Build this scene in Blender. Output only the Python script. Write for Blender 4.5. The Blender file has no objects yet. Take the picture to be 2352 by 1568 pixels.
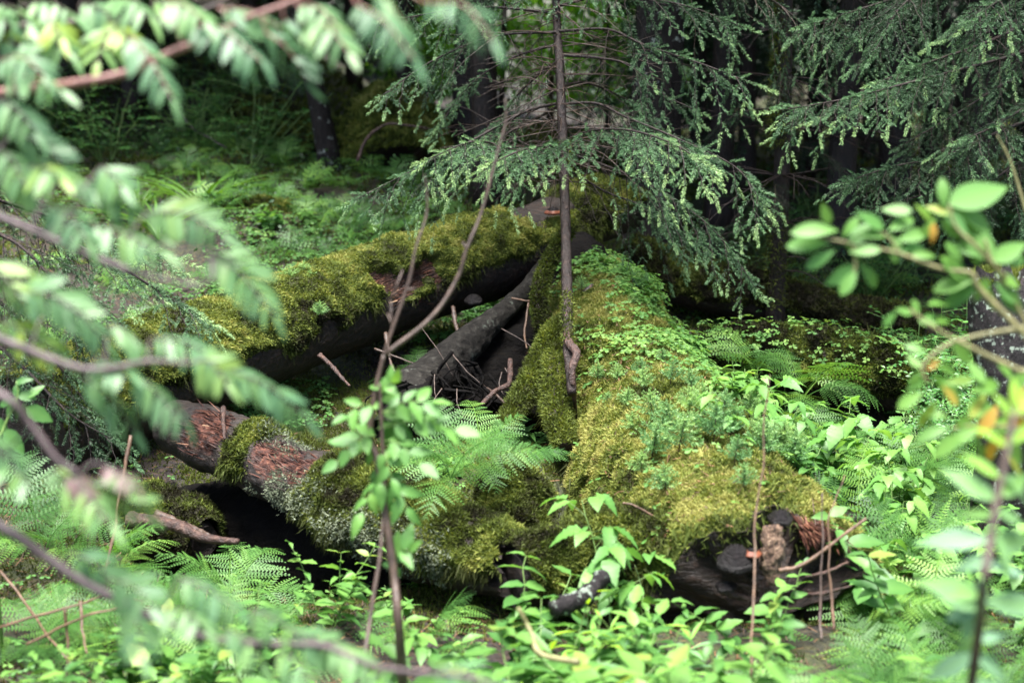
import bpy, math
import numpy as np
from mathutils import Vector, Matrix

# ------------------------------------------------------------------ camera, sky, sun, exposure
S = bpy.context.scene
C = S.collection
PITCH = math.radians(12.0)
CAMZ = 1.70
cam = bpy.data.cameras.new("camera")
cam.lens = 50.0; cam.sensor_width = 36.0
cam.clip_start = 0.05; cam.clip_end = 600.0
cam.dof.use_dof = True
cam.dof.focus_distance = 6.1
cam.dof.aperture_fstop = 2.0
cam.dof.aperture_blades = 9
camo = bpy.data.objects.new("camera", cam); C.objects.link(camo)
camo.location = (0, 0, CAMZ); camo.rotation_euler = (math.pi / 2 - PITCH, 0, 0)
S.camera = camo

SUN_EL, SUN_AZ = math.radians(83), math.radians(200)      # azimuth: compass from +Y, clockwise
W = bpy.data.worlds.new("World"); S.world = W; W.use_nodes = True
nt = W.node_tree; nt.nodes.clear()
sky = nt.nodes.new("ShaderNodeTexSky"); sky.sky_type = 'NISHITA'; sky.sun_disc = False
sky.sun_elevation = SUN_EL; sky.sun_rotation = SUN_AZ
sky.air_density = 1.0; sky.dust_density = 3.0; sky.ozone_density = 1.0
bg = nt.nodes.new("ShaderNodeBackground"); bg.inputs[1].default_value = 0.075
wo = nt.nodes.new("ShaderNodeOutputWorld")
nt.links.new(sky.outputs[0], bg.inputs[0]); nt.links.new(bg.outputs[0], wo.inputs[0])
sun = bpy.data.lights.new("sun", 'SUN'); sun.energy = 3.5; sun.angle = math.radians(32); sun.color = (1.0, 0.98, 0.95)
suno = bpy.data.objects.new("sun", sun); C.objects.link(suno)
sd = Vector((math.sin(SUN_AZ) * math.cos(SUN_EL), math.cos(SUN_AZ) * math.cos(SUN_EL), math.sin(SUN_EL)))
suno.rotation_euler = (-sd).to_track_quat('-Z', 'Y').to_euler()
S.view_settings.view_transform = 'Standard'; S.view_settings.look = 'None'
S.view_settings.gamma = 1.0; S.view_settings.use_curve_mapping = False
S.view_settings.exposure = 2.42
S.render.engine = 'CYCLES'
S.cycles.use_denoising = True
S.cycles.max_bounces = 7; S.cycles.diffuse_bounces = 4; S.cycles.glossy_bounces = 2
S.cycles.transmission_bounces = 3; S.cycles.transparent_max_bounces = 4
S.cycles.sample_clamp_indirect = 6.0

# ------------------------------------------------------------------ small maths
rng = np.random.default_rng(11)
K = 36.0 / 50.0 / 2352.0
CP, SP = math.cos(PITCH), math.sin(PITCH)
def P(u, v, d):
    """a point d metres in front of the camera seen at (u, v) of the 2352 x 1568 photograph"""
    o = (784 - v) * K
    return np.array([(u - 1176) * K * d, d * (CP + o * SP), CAMZ + d * (-SP + o * CP)])
def nrm(a):
    a = np.asarray(a, float)
    return a / (np.linalg.norm(a, axis=-1, keepdims=True) + 1e-9)
def sstep(a, b, x):
    t = np.clip((np.asarray(x, float) - a) / (b - a), 0, 1)
    return t * t * (3 - 2 * t)
def _h(ix, iy, iz, seed):
    n = (ix * 374761393 + iy * 668265263 + iz * 2147483647 + seed * 1274126177) & 0xFFFFFFFF
    n = ((n ^ (n >> 13)) * 1274126177) & 0xFFFFFFFF
    n = ((n ^ (n >> 16)) * 2246822519) & 0xFFFFFFFF
    return ((n ^ (n >> 15)) & 0xFFFF) / 65535.0
def vnoise(p, seed=0):
    p = np.asarray(p, float); i = np.floor(p).astype(np.int64); f = p - i; f = f * f * (3 - 2 * f)
    r = 0
    for dx in (0, 1):
        for dy in (0, 1):
            for dz in (0, 1):
                w = (f[..., 0] if dx else 1 - f[..., 0]) * (f[..., 1] if dy else 1 - f[..., 1]) * (f[..., 2] if dz else 1 - f[..., 2])
                r = r + w * _h(i[..., 0] + dx, i[..., 1] + dy, i[..., 2] + dz, seed)
    return r
def fbm(p, octv=4, seed=0):
    p = np.asarray(p, float); r = 0; a = 0.5; s = 0
    for k in range(octv):
        r = r + a * vnoise(p * 2 ** k + 17.3 * k, seed + k); s += a; a *= 0.5
    return r / s
def spl(pts, n):
    """Catmull-Rom through pts"""
    p = np.asarray(pts, float)
    if len(p) == 2:
        t = np.linspace(0, 1, n)[:, None]; return p[0] * (1 - t) + p[1] * t
    q = np.vstack([2 * p[0] - p[1], p, 2 * p[-1] - p[-2]])
    t = np.linspace(0, len(p) - 1 - 1e-6, n); i = t.astype(int); f = (t - i)[:, None]
    a, b, c, d = q[i], q[i + 1], q[i + 2], q[i + 3]
    return 0.5 * (2 * b + (c - a) * f + (2 * a - 5 * b + 4 * c - d) * f ** 2 + (3 * b - a - 3 * c + d) * f ** 3)
def frames(x, z):
    x = nrm(x); y = nrm(np.cross(z, x)); z = np.cross(x, y)
    return np.stack([x, y, z], axis=-1)
UP = np.array([0, 0, 1.0])

# ------------------------------------------------------------------ the ground's height
def gz(x, y):
    x = np.asarray(x, float); y = np.asarray(y, float)
    left = sstep(1.6, -0.6, x)
    z = -0.14 + 0.10 * sstep(3.0, 5.5, y) * 0
    az = x / np.maximum(y, 1.0); hl = sstep(-.06, -.20, az); hr = sstep(.10, .22, az)      # slopes either side of a low gap
    z = z + left * (0.20 * sstep(6.4, 7.6, y) + 0.48 * sstep(7.6, 14, y)) + hl * (1.5 * sstep(14.5, 21, y) + 3.0 * sstep(21, 45, y))
    z = z + (1 - left) * (0.10 * sstep(6, 9, y) + 0.25 * sstep(10, 16, y)) + hr * 1.6 * sstep(16, 40, y)
    z = z + 0.20 * np.exp(-((x + 0.05) / 0.42) ** 2 - ((y - 5.7) / 0.75) ** 2)            # mossy bank between the logs
    z = z - 0.62 * np.exp(-((x + 0.90) / 0.55) ** 2 - ((y - 5.35) / 0.45) ** 2)           # hollow under the broken log
    z = z - 0.30 * np.exp(-((x - 0.02) / 0.30) ** 2 - ((y - 6.75) / 0.35) ** 2)            # hollow under the leaning log
    z = z - 0.30 * np.exp(-((x - 0.25) / 0.14) ** 2 - ((y - 5.15) / 0.50) ** 2)           # gap beside the nurse log
    z = z + 0.16 * np.exp(-((x + 1.75) / 0.35) ** 2 - ((y - 5.4) / 0.5) ** 2)
    z = z + 0.22 * np.exp(-((x + 1.9) / 0.6) ** 2 - ((y - 10.4) / 0.5) ** 2)              # moss mound
    z = z + 0.30 * np.exp(-((x - 1.7) / 0.75) ** 2 - ((y - 7.4) / 0.30) ** 2)             # mossy rise on the right
    n = fbm(np.stack([x * 1.3, y * 1.3, 0 * x], -1), 4, 3) - 0.5
    n2 = fbm(np.stack([x * 6, y * 6, 0 * x], -1), 3, 9) - 0.5
    return z + 0.22 * n * sstep(2.0, 6.0, y) + 0.05 * n2
def on_ground(u, d):
    """a ground point straight below the ray through column u, d metres off"""
    x = (u - 1176) * K * d; y = d * 0.985
    return np.array([x, y, float(gz(x, y))])

# ------------------------------------------------------------------ mesh builder
class MB:
    def __init__(s):
        s.V = []; s.T3 = []; s.T4 = []; s.M3 = []; s.M4 = []; s.t = []; s.n = 0
    def add(s, V, tris=None, quads=None, tint=0.5, mat=0):
        V = np.asarray(V, float).reshape(-1, 3)
        s.V.append(V); s.t.append(np.broadcast_to(np.asarray(tint, float), (len(V),)))
        if tris is not None and len(tris):
            f = np.asarray(tris, int).reshape(-1, 3) + s.n; s.T3.append(f); s.M3.append(np.full(len(f), mat))
        if quads is not None and len(quads):
            f = np.asarray(quads, int).reshape(-1, 4) + s.n; s.T4.append(f); s.M4.append(np.full(len(f), mat))
        s.n += len(V)
        return s
    def scatter(s, tpl, R, p, sc, tint=0.5, mat=0):
        V = np.asarray(tpl['V'], float); N = len(p)
        if N == 0: return s
        sc = np.asarray(sc, float)
        if sc.ndim == 0: sc = np.full((N, 3), float(sc))
        elif sc.ndim == 1: sc = np.repeat(sc[:, None], 3, 1)
        W_ = np.einsum('nij,nkj->nki', R, sc[:, None, :] * V[None]) + np.asarray(p)[:, None, :]
        off = (np.arange(N) * len(V))[:, None, None]
        tr = (tpl['T'][None] + off).reshape(-1, 3) if 'T' in tpl else None
        qd = (tpl['Q'][None] + off).reshape(-1, 4) if 'Q' in tpl else None
        tt = np.broadcast_to(np.asarray(tint, float), (N,))[:, None] + (tpl['t'][None] if 't' in tpl else np.zeros((1, len(V))))
        return s.add(W_.reshape(-1, 3), tr, qd, tt.reshape(-1), mat)
    def tube(s, pts, r, seg=6, tint=0.5, mat=0, rough=0.0, cap=True):
        p = np.asarray(pts, float); n = len(p)
        r = np.broadcast_to(np.asarray(r, float), (n,))
        t = nrm(np.gradient(p, axis=0))
        ref = UP if abs(t[:, 2].mean()) < 0.8 else np.array([0, 1.0, 0])
        a = nrm(np.cross(t, ref)); b = np.cross(t, a)
        th = np.linspace(0, 2 * math.pi, seg, endpoint=False)
        rr = r[:, None] * (1 + rough * (rng.random((n, seg)) - 0.5))
        V = p[:, None] + rr[..., None] * (np.cos(th)[None, :, None] * a[:, None] + np.sin(th)[None, :, None] * b[:, None])
        i = np.arange(n - 1)[:, None] * seg; j = np.arange(seg)[None]; k = (j + 1) % seg
        q = np.stack([i + j, i + k, i + seg + k, i + seg + j], -1).reshape(-1, 4)
        V = V.reshape(-1, 3); tr = []
        if cap:
            V = np.vstack([V, p[0], p[-1]]); e = n * seg
            for jj in range(seg):
                tr.append((e, (jj + 1) % seg, jj)); tr.append((e + 1, (n - 1) * seg + jj, (n - 1) * seg + (jj + 1) % seg))
        return s.add(V, tr, q, tint, mat)
    def mesh(s, name, mats, smooth=True):
        me = bpy.data.meshes.new(name)
        V = np.vstack(s.V) if s.V else np.zeros((0, 3))
        T3 = np.vstack(s.T3) if s.T3 else np.zeros((0, 3), int); T4 = np.vstack(s.T4) if s.T4 else np.zeros((0, 4), int)
        me.vertices.add(len(V)); me.vertices.foreach_set("co", V.astype(np.float32).ravel())
        nl = T3.size + T4.size
        me.loops.add(nl); me.loops.foreach_set("vertex_index", np.concatenate([T3.ravel(), T4.ravel()]).astype(np.int32))
        nf = len(T3) + len(T4); me.polygons.add(nf)
        tot = np.concatenate([np.full(len(T3), 3), np.full(len(T4), 4)]).astype(np.int32)
        st = np.concatenate([[0], np.cumsum(tot)[:-1]]).astype(np.int32) if nf else np.zeros(0, np.int32)
        me.polygons.foreach_set("loop_start", st)
        me.polygons.foreach_set("loop_total", tot)
        mi = np.concatenate([np.concatenate(s.M3) if s.M3 else np.zeros(0), np.concatenate(s.M4) if s.M4 else np.zeros(0)]).astype(np.int32)
        me.polygons.foreach_set("material_index", mi)
        me.polygons.foreach_set("use_smooth", np.full(nf, bool(smooth)))
        at = me.attributes.new("tint", 'FLOAT', 'POINT'); at.data.foreach_set("value", np.concatenate(s.t).astype(np.float32) if s.t else np.zeros(0, np.float32))
        me.update(calc_edges=True)
        for m in (mats if isinstance(mats, (list, tuple)) else [mats]): me.materials.append(m)
        return me
    def obj(s, name, mats, parent=None, smooth=True):
        return link(name, s.mesh(name, mats, smooth), parent)

def link(name, data, parent=None, loc=None, rot=None, sc=None):
    o = bpy.data.objects.new(name, data); C.objects.link(o)
    if parent is not None: o.parent = parent
    if loc is not None: o.location = loc
    if rot is not None: o.rotation_euler = rot
    if sc is not None: o.scale = (sc, sc, sc) if np.isscalar(sc) else sc
    return o
def tag(o, label, cat, group=None, kind=None):
    if label: o['label'] = label
    if cat: o['category'] = cat
    if group: o['group'] = group
    if kind: o['kind'] = kind
    return o
def thing(name, label, cat, loc=(0, 0, 0), rz=0.0, group=None, sc=1.0):
    return tag(link(name, None, None, tuple(loc), (0, 0, rz), sc), label, cat, group)

# ------------------------------------------------------------------ materials
def _mat(name):
    m = bpy.data.materials.new(name); m.use_nodes = True
    n = m.node_tree; n.nodes.clear()
    return m, n, n.nodes.new("ShaderNodeOutputMaterial")
def _ramp(n, stops):
    r = n.nodes.new("ShaderNodeValToRGB"); e = r.color_ramp.elements
    while len(e) < len(stops): e.new(0.5)
    for k, (p, c) in enumerate(stops): e[k].position = p; e[k].color = (*c, 1)
    return r
def leaf_mat(name, stops, rough=0.4, trans=0.3, spec=0.5, var=0.25):
    m, n, out = _mat(name)
    at = n.nodes.new("ShaderNodeAttribute"); at.attribute_name = "tint"
    oi = n.nodes.new("ShaderNodeObjectInfo")
    mm = n.nodes.new("ShaderNodeMath"); mm.operation = 'MULTIPLY_ADD'
    n.links.new(oi.outputs['Random'], mm.inputs[0]); mm.inputs[1].default_value = var; mm.inputs[2].default_value = -var / 2
    ad = n.nodes.new("ShaderNodeMath"); ad.operation = 'ADD'
    n.links.new(at.outputs['Fac'], ad.inputs[0]); n.links.new(mm.outputs[0], ad.inputs[1])
    r = _ramp(n, stops); n.links.new(ad.outputs[0], r.inputs[0])
    p = n.nodes.new("ShaderNodeBsdfPrincipled"); n.links.new(r.outputs[0], p.inputs['Base Color'])
    p.inputs['Roughness'].default_value = rough; p.inputs['Specular IOR Level'].default_value = spec
    if trans > 0:
        hs = n.nodes.new("ShaderNodeHueSaturation"); hs.inputs['Hue'].default_value = 0.485; hs.inputs['Saturation'].default_value = 1.1; hs.inputs['Value'].default_value = 1.6
        n.links.new(r.outputs[0], hs.inputs['Color'])
        t = n.nodes.new("ShaderNodeBsdfTranslucent"); n.links.new(hs.outputs[0], t.inputs[0])
        mx = n.nodes.new("ShaderNodeMixShader"); mx.inputs[0].default_value = trans
        n.links.new(p.outputs[0], mx.inputs[1]); n.links.new(t.outputs[0], mx.inputs[2]); n.links.new(mx.outputs[0], out.inputs[0])
    else: n.links.new(p.outputs[0], out.inputs[0])
    return m
def bark_mat(name, stops, scale=(18, 18, 4), rough=0.6, bump=0.6, spots=None, spot_scale=9.0, spot_cut=0.62, wood=None, spec=0.5, dist=0.02):
    """noise bark; spots = lichen colour; wood = ramp mixed in where the vertex tint is above 0.5"""
    m, n, out = _mat(name)
    tc = n.nodes.new("ShaderNodeTexCoord"); mp = n.nodes.new("ShaderNodeMapping"); mp.inputs['Scale'].default_value = scale
    n.links.new(tc.outputs['Object'], mp.inputs[0])
    nz = n.nodes.new("ShaderNodeTexNoise"); nz.inputs['Scale'].default_value = 1.0; nz.inputs['Detail'].default_value = 8; nz.inputs['Roughness'].default_value = 0.65
    n.links.new(mp.outputs[0], nz.inputs[0])
    r = _ramp(n, stops); n.links.new(nz.outputs[0], r.inputs[0]); col = r.outputs[0]
    if spots:
        s = n.nodes.new("ShaderNodeTexNoise"); s.inputs['Scale'].default_value = spot_scale; s.inputs['Detail'].default_value = 6; s.inputs['Roughness'].default_value = 0.7
        n.links.new(tc.outputs['Object'], s.inputs[0])
        sr = _ramp(n, [(spot_cut, (0, 0, 0)), (spot_cut + 0.05, (1, 1, 1))]); n.links.new(s.outputs[0], sr.inputs[0])
        mx = n.nodes.new("ShaderNodeMixRGB"); n.links.new(sr.outputs[0], mx.inputs[0]); n.links.new(col, mx.inputs[1]); mx.inputs[2].default_value = (*spots, 1); col = mx.outputs[0]
    if wood:
        at = n.nodes.new("ShaderNodeAttribute"); at.attribute_name = "tint"
        w2 = n.nodes.new("ShaderNodeTexNoise"); w2.inputs['Scale'].default_value = 1; w2.inputs['Detail'].default_value = 9; w2.inputs['Roughness'].default_value = 0.75
        mp2 = n.nodes.new("ShaderNodeMapping"); mp2.inputs['Scale'].default_value = (14, 34, 40); n.links.new(tc.outputs['Object'], mp2.inputs[0]); n.links.new(mp2.outputs[0], w2.inputs[0])
        wr = _ramp(n, wood); n.links.new(w2.outputs[0], wr.inputs[0])
        ar = _ramp(n, [(0.5, (0, 0, 0)), (0.7, (1, 1, 1))]); n.links.new(at.outputs['Fac'], ar.inputs[0])
        mx = n.nodes.new("ShaderNodeMixRGB"); n.links.new(ar.outputs[0], mx.inputs[0]); n.links.new(col, mx.inputs[1]); n.links.new(wr.outputs[0], mx.inputs[2]); col = mx.outputs[0]
    p = n.nodes.new("ShaderNodeBsdfPrincipled"); n.links.new(col, p.inputs['Base Color'])
    p.inputs['Roughness'].default_value = rough; p.inputs['Specular IOR Level'].default_value = spec
    b = n.nodes.new("ShaderNodeBump"); b.inputs['Strength'].default_value = bump; b.inputs['Distance'].default_value = dist
    n.links.new(nz.outputs[0], b.inputs['Height']); n.links.new(b.outputs[0], p.inputs['Normal'])
    n.links.new(p.outputs[0], out.inputs[0])
    return m
M = {}
M['rowan'] = leaf_mat('rowan leaf', [(0, (.030, .085, .034)), (.45, (.095, .205, .098)), (.8, (.15, .28, .09)), (1, (.24, .34, .045))], .46, .38, .5)
M['willow'] = leaf_mat('willow leaf', [(0, (.035, .11, .018)), (.5, (.075, .20, .045)), (.85, (.13, .27, .04)), (1, (.42, .25, .04))], .5, .34, .35)
M['lance'] = leaf_mat('willowherb leaf', [(0, (.08, .17, .085)), (.5, (.155, .28, .20)), (.9, (.17, .34, .05)), (1, (.25, .42, .05))], .55, .36, .3)
M['broad'] = leaf_mat('undergrowth leaf', [(0, (.018, .066, .016)), (.5, (.060, .160, .036)), (.9, (.135, .275, .055)), (1, (.19, .27, .055))], .46, .36, .36, .36)
M['rasp'] = leaf_mat('raspberry leaf', [(0, (.04, .12, .022)), (.5, (.078, .20, .040)), (1, (.17, .33, .06))], .5, .32, .4)
M['fern'] = leaf_mat('fern frond', [(0, (.016, .058, .012)), (.5, (.072, .182, .034)), (.85, (.19, .33, .058)), (1, (.31, .32, .08))], .5, .34, .32, .55)
M['clover'] = leaf_mat('wood sorrel leaf', [(0, (.025, .085, .018)), (.5, (.078, .19, .040)), (1, (.21, .34, .07))], .55, .3, .3)
M['bilberry'] = leaf_mat('bilberry leaf', [(0, (.014, .06, .014)), (.5, (.036, .13, .028)), (1, (.09, .22, .04))], .42, .25, .45)
M['grass'] = leaf_mat('grass', [(0, (.03, .09, .01)), (1, (.10, .22, .03))], .4, .3, .5)
M['needle'] = leaf_mat('spruce needle', [(0, (.018, .030, .010)), (.4, (.036, .078, .036)), (.75, (.118, .225, .10)), (1, (.27, .40, .16))], .5, .15, .3, .12)
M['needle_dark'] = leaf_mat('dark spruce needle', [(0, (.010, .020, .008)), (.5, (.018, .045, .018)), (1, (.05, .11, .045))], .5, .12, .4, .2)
M['seedling'] = leaf_mat('seedling needle', [(0, (.05, .12, .042)), (.5, (.11, .235, .080)), (1, (.27, .42, .13))], .5, .25, .4, .4)
M['moss'] = leaf_mat('moss', [(0, (.016, .014, .006)), (.25, (.036, .044, .009)), (.5, (.080, .108, .018)), (.75, (.155, .182, .034)), (1, (.27, .265, .075))], .75, .25, .2, 0)
M['shard'] = leaf_mat('splintered wood', [(0, (.012, .005, .004)), (.4, (.050, .016, .009)), (.65, (.12, .045, .025)), (.85, (.26, .145, .085)), (1, (.48, .33, .20))], .55, 0, .35, 0)
M['lichen'] = leaf_mat('grey-green lichen', [(0, (.035, .04, .025)), (.5, (.11, .13, .08)), (1, (.26, .29, .20))], .8, .1, .2, 0)
M['litter'] = leaf_mat('needle litter', [(0, (.02, .012, .007)), (.5, (.06, .033, .015)), (1, (.16, .08, .035))], .6, .0, .4, 0)
M['leafmix'] = leaf_mat('far leaf', [(0, (.010, .035, .008)), (.5, (.025, .075, .018)), (1, (.08, .19, .03))], .5, .3, .4, .2)
M['bright'] = leaf_mat('far bright leaf', [(0, (.04, .13, .015)), (.5, (.09, .25, .03)), (1, (.2, .4, .06))], .5, .45, .4, .2)
M['twig'] = bark_mat('twig', [(.3, (.020, .012, .009)), (.7, (.095, .060, .042))], (60, 60, 20), .5, .3)
M['redtwig'] = bark_mat('red twig', [(.3, (.12, .045, .035)), (.7, (.30, .16, .13))], (50, 50, 20), .4, .2)
M['greytwig'] = bark_mat('grey purple twig', [(.3, (.030, .020, .021)), (.7, (.115, .080, .080))], (50, 50, 20), .45, .3)
M['olivetwig'] = bark_mat('olive twig', [(.3, (.10, .10, .035)), (.7, (.24, .22, .09))], (40, 40, 20), .5, .3)
M['greenstem'] = bark_mat('green stem', [(.3, (.07, .13, .03)), (.7, (.16, .26, .06))], (40, 40, 20), .5, .1)
M['tanstem'] = bark_mat('tan dead stem', [(.3, (.036, .019, .011)), (.7, (.17, .095, .052))], (40, 40, 10), .5, .3)
M['sprucebark'] = bark_mat('wet spruce bark', [(.3, (.007, .005, .004)), (.55, (.022, .013, .010)), (.8, (.070, .042, .032))], (40, 40, 12), .5, 1.0, spec=.35)
M['lichenbark'] = bark_mat('lichen bark', [(.3, (.008, .006, .005)), (.6, (.022, .017, .015)), (.8, (.06, .048, .04))], (24, 24, 8), .75, 1.0, (.26, .28, .24), 11, .595, spec=.2)
M['snagbark'] = bark_mat('snag bark', [(.3, (.006, .005, .005)), (.6, (.018, .015, .015)), (.8, (.06, .05, .05))], (34, 34, 10), .7, 1.0, (.20, .24, .19), 32, .56, spec=.2)
M['logbark'] = bark_mat('wet log', [(.35, (.006, .004, .003)), (.55, (.020, .012, .008)), (.75, (.075, .040, .026))], (9, 45, 45), .5, 1.0, spec=.35, wood=[(.38, (.012, .006, .004)), (.50, (.055, .024, .015)), (.60, (.15, .070, .042)), (.71, (.48, .30, .18))])
M['greybark'] = bark_mat('grey log bark', [(.35, (.007, .005, .004)), (.55, (.020, .013, .010)), (.78, (.075, .050, .038))], (12, 40, 40), .55, 1.0, spec=.35, wood=[(.38, (.010, .005, .003)), (.50, (.055, .016, .009)), (.60, (.13, .045, .025)), (.72, (.42, .25, .15))])
M['palewood'] = bark_mat('lichen grey wood', [(.35, (.005, .004, .003)), (.55, (.017, .015, .012)), (.8, (.07, .066, .056))], (26, 26, 26), .85, 1.0, (.11, .125, .10), 6, .60, spec=.2)
M['redwood'] = bark_mat('red rotten wood', [(.3, (.012, .006, .004)), (.55, (.055, .026, .018)), (.8, (.17, .095, .065))], (36, 36, 36), .5, 1.0)
M['darkwood'] = bark_mat('shade-black rotten wood', [(.4, (.0015, .001, .001)), (.62, (.004, .003, .002)), (.9, (.022, .012, .008))], (10, 45, 45), .75, 1.0, spec=.12)  # near-black: the shade of the hollow is put into this wood's colour
M['fungus_top'] = bark_mat('black bracket crust', [(.3, (.002, .0015, .0015)), (.6, (.008, .006, .006)), (.85, (.035, .022, .022))], (50, 50, 120), .42, .9, spec=.22)
M['fungus_rim'] = bark_mat('orange bracket rim', [(.3, (.08, .018, .007)), (.7, (.19, .055, .02))], (40, 40, 40), .6, .2)
M['fungus_pore'] = bark_mat('pale bracket pores', [(.3, (.22, .15, .09)), (.7, (.45, .36, .27))], (90, 90, 90), .6, .2)
M['honey'] = bark_mat('honeycombed wood', [(.38, (.03, .016, .010)), (.52, (.15, .085, .05)), (.7, (.40, .28, .18))], (90, 90, 60), .7, 1.0)

# soil: dark litter with moss patches
m, n, out = _mat('forest soil')
tc = n.nodes.new("ShaderNodeTexCoord")
a1 = n.nodes.new("ShaderNodeTexNoise"); a1.inputs['Scale'].default_value = 40; a1.inputs['Detail'].default_value = 8
a2 = n.nodes.new("ShaderNodeTexNoise"); a2.inputs['Scale'].default_value = 1.4; a2.inputs['Detail'].default_value = 6
n.links.new(tc.outputs['Object'], a1.inputs[0]); n.links.new(tc.outputs['Object'], a2.inputs[0])
r1 = _ramp(n, [(.35, (.005, .003, .002)), (.55, (.018, .010, .006)), (.8, (.075, .042, .024))]); n.links.new(a1.outputs[0], r1.inputs[0])
r2 = _ramp(n, [(.35, (.008, .010, .003)), (.7, (.05, .06, .012))]); n.links.new(a1.outputs[0], r2.inputs[0])
r3 = _ramp(n, [(.45, (0, 0, 0)), (.6, (1, 1, 1))]); n.links.new(a2.outputs[0], r3.inputs[0])
mx = n.nodes.new("ShaderNodeMixRGB"); n.links.new(r3.outputs[0], mx.inputs[0]); n.links.new(r1.outputs[0], mx.inputs[1]); n.links.new(r2.outputs[0], mx.inputs[2])
p = n.nodes.new("ShaderNodeBsdfPrincipled"); n.links.new(mx.outputs[0], p.inputs['Base Color']); p.inputs['Roughness'].default_value = .75
b = n.nodes.new("ShaderNodeBump"); b.inputs['Strength'].default_value = .9; b.inputs['Distance'].default_value = .03
n.links.new(a1.outputs[0], b.inputs['Height']); n.links.new(b.outputs[0], p.inputs['Normal']); n.links.new(p.outputs[0], out.inputs[0])
M['soil'] = m

# ------------------------------------------------------------------ templates (x = along, y = across, z = up; length 1)
def leaf_tpl(n=6, w=0.22, shape='ovate', fold=0.25, droop=0.25, teeth=0.0, wave=0.0):
    x = np.linspace(0, 1, n + 1)
    if shape == 'ovate': y = np.sin(np.pi * x ** 0.75) ** 0.9
    elif shape == 'broad': y = np.sin(np.pi * x ** .58) ** .85
    elif shape == 'obovate': y = np.sin(np.pi * x ** 1.35) ** 0.7
    elif shape == 'lance': y = np.sin(np.pi * x ** 0.8) ** 1.3
    elif shape == 'round': y = np.sqrt(np.clip(1 - (2 * x - 1) ** 2, 0, 1))
    else: y = np.clip(np.sin(np.pi * x ** 0.9), 0, 1) ** 0.55
    y = y * w
    if teeth: y = y * (1 + teeth * np.where(np.arange(n + 1) % 2 == 0, 1, -1)); 
    y[0] = 0.012; y[-1] = 0.004
    xs = x + (teeth * 0.25 / n * np.where(np.arange(n + 1) % 2 == 0, -1, 1) if teeth else 0)
    zz = -droop * x ** 2
    wv = wave * np.sin(np.arange(n + 1) * 2.1)
    L = np.stack([xs, y, zz + fold * y + wv * y], -1); Mi = np.stack([x, 0 * x, zz], -1); R_ = np.stack([xs, -y, zz + fold * y - wv * y], -1)
    V = np.vstack([L, Mi, R_]); k = n + 1
    i = np.arange(n)
    Q = np.vstack([np.stack([k + i, k + i + 1, i + 1, i], -1), np.stack([2 * k + i, 2 * k + i + 1, k + i + 1, k + i], -1)])
    t = np.concatenate([np.zeros(k), np.full(k, 0.10), np.zeros(k)])
    return dict(V=V, Q=Q, t=t)
T_ROWAN = [leaf_tpl(6, .135, 'blunt', .22, .22, .06), leaf_tpl(6, .12, 'blunt', .3, .4, .06), leaf_tpl(6, .145, 'blunt', .1, .1, .06)]
T_WILLOW = [leaf_tpl(8, .25, 'obovate', .22, .2), leaf_tpl(8, .23, 'obovate', .3, .45), leaf_tpl(8, .27, 'ovate', .15, .05)]
T_LANCE = [leaf_tpl(8, .10, 'lance', .4, .3), leaf_tpl(8, .12, 'lance', .3, .6), leaf_tpl(8, .09, 'lance', .5, .1)]
T_OVATE = [leaf_tpl(8, .24, 'ovate', .25, .25, .05, .10), leaf_tpl(8, .22, 'ovate', .3, .5, .05, .15), leaf_tpl(8, .27, 'ovate', .15, .1, .05, .1)]
T_RASP = [leaf_tpl(16, .33, 'broad', .14, .35, .07, .08), leaf_tpl(16, .30, 'broad', .18, .5, .08, .10)]
T_BIL = [leaf_tpl(4, .28, 'ovate', .2, .1), leaf_tpl(4, .25, 'ovate', .3, .3)]
T_BLADE = leaf_tpl(8, .022, 'lance', .5, .9)

def twig_tpl(N=64, nl=.13, w=.016, seed=1):
    g = np.random.default_rng(seed)
    x = np.sort(g.random(N)); a = g.random(N) * 2 * math.pi
    el = np.radians(g.uniform(48, 76, N)) * (1 - .35 * x)
    d = np.stack([np.cos(el), np.sin(el) * np.cos(a), np.sin(el) * np.sin(a) * .75], -1)
    d[:, 2] += 0.10; d = nrm(d)
    b = np.stack([x * .97, 0 * x, 0 * x], -1)
    l = nl * g.uniform(.8, 1.15, N) * np.where(x > .9, .8, 1)
    side = nrm(np.cross(d, g.normal(size=(N, 3))))
    V = np.stack([b - side * w / 2, b + d * l[:, None] * .55 + side * w * .55, b + d * l[:, None], b + d * l[:, None] * .5 - side * w * .55], 1).reshape(-1, 3)
    Q = np.arange(N * 4).reshape(-1, 4)
    t = np.repeat(.12 * (x - .5) + g.normal(0, .05, N), 4)
    return dict(V=V, Q=Q, t=t)
T_TWIG = [twig_tpl(84, .185, .026, s) for s in (1, 2, 3)]
T_TWIG_FAR = [twig_tpl(34, .20, .05, s) for s in (4, 5, 6)]
T_TWIG_SHADE = [twig_tpl(7, .45, .16, s) for s in (7, 8)]
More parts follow.
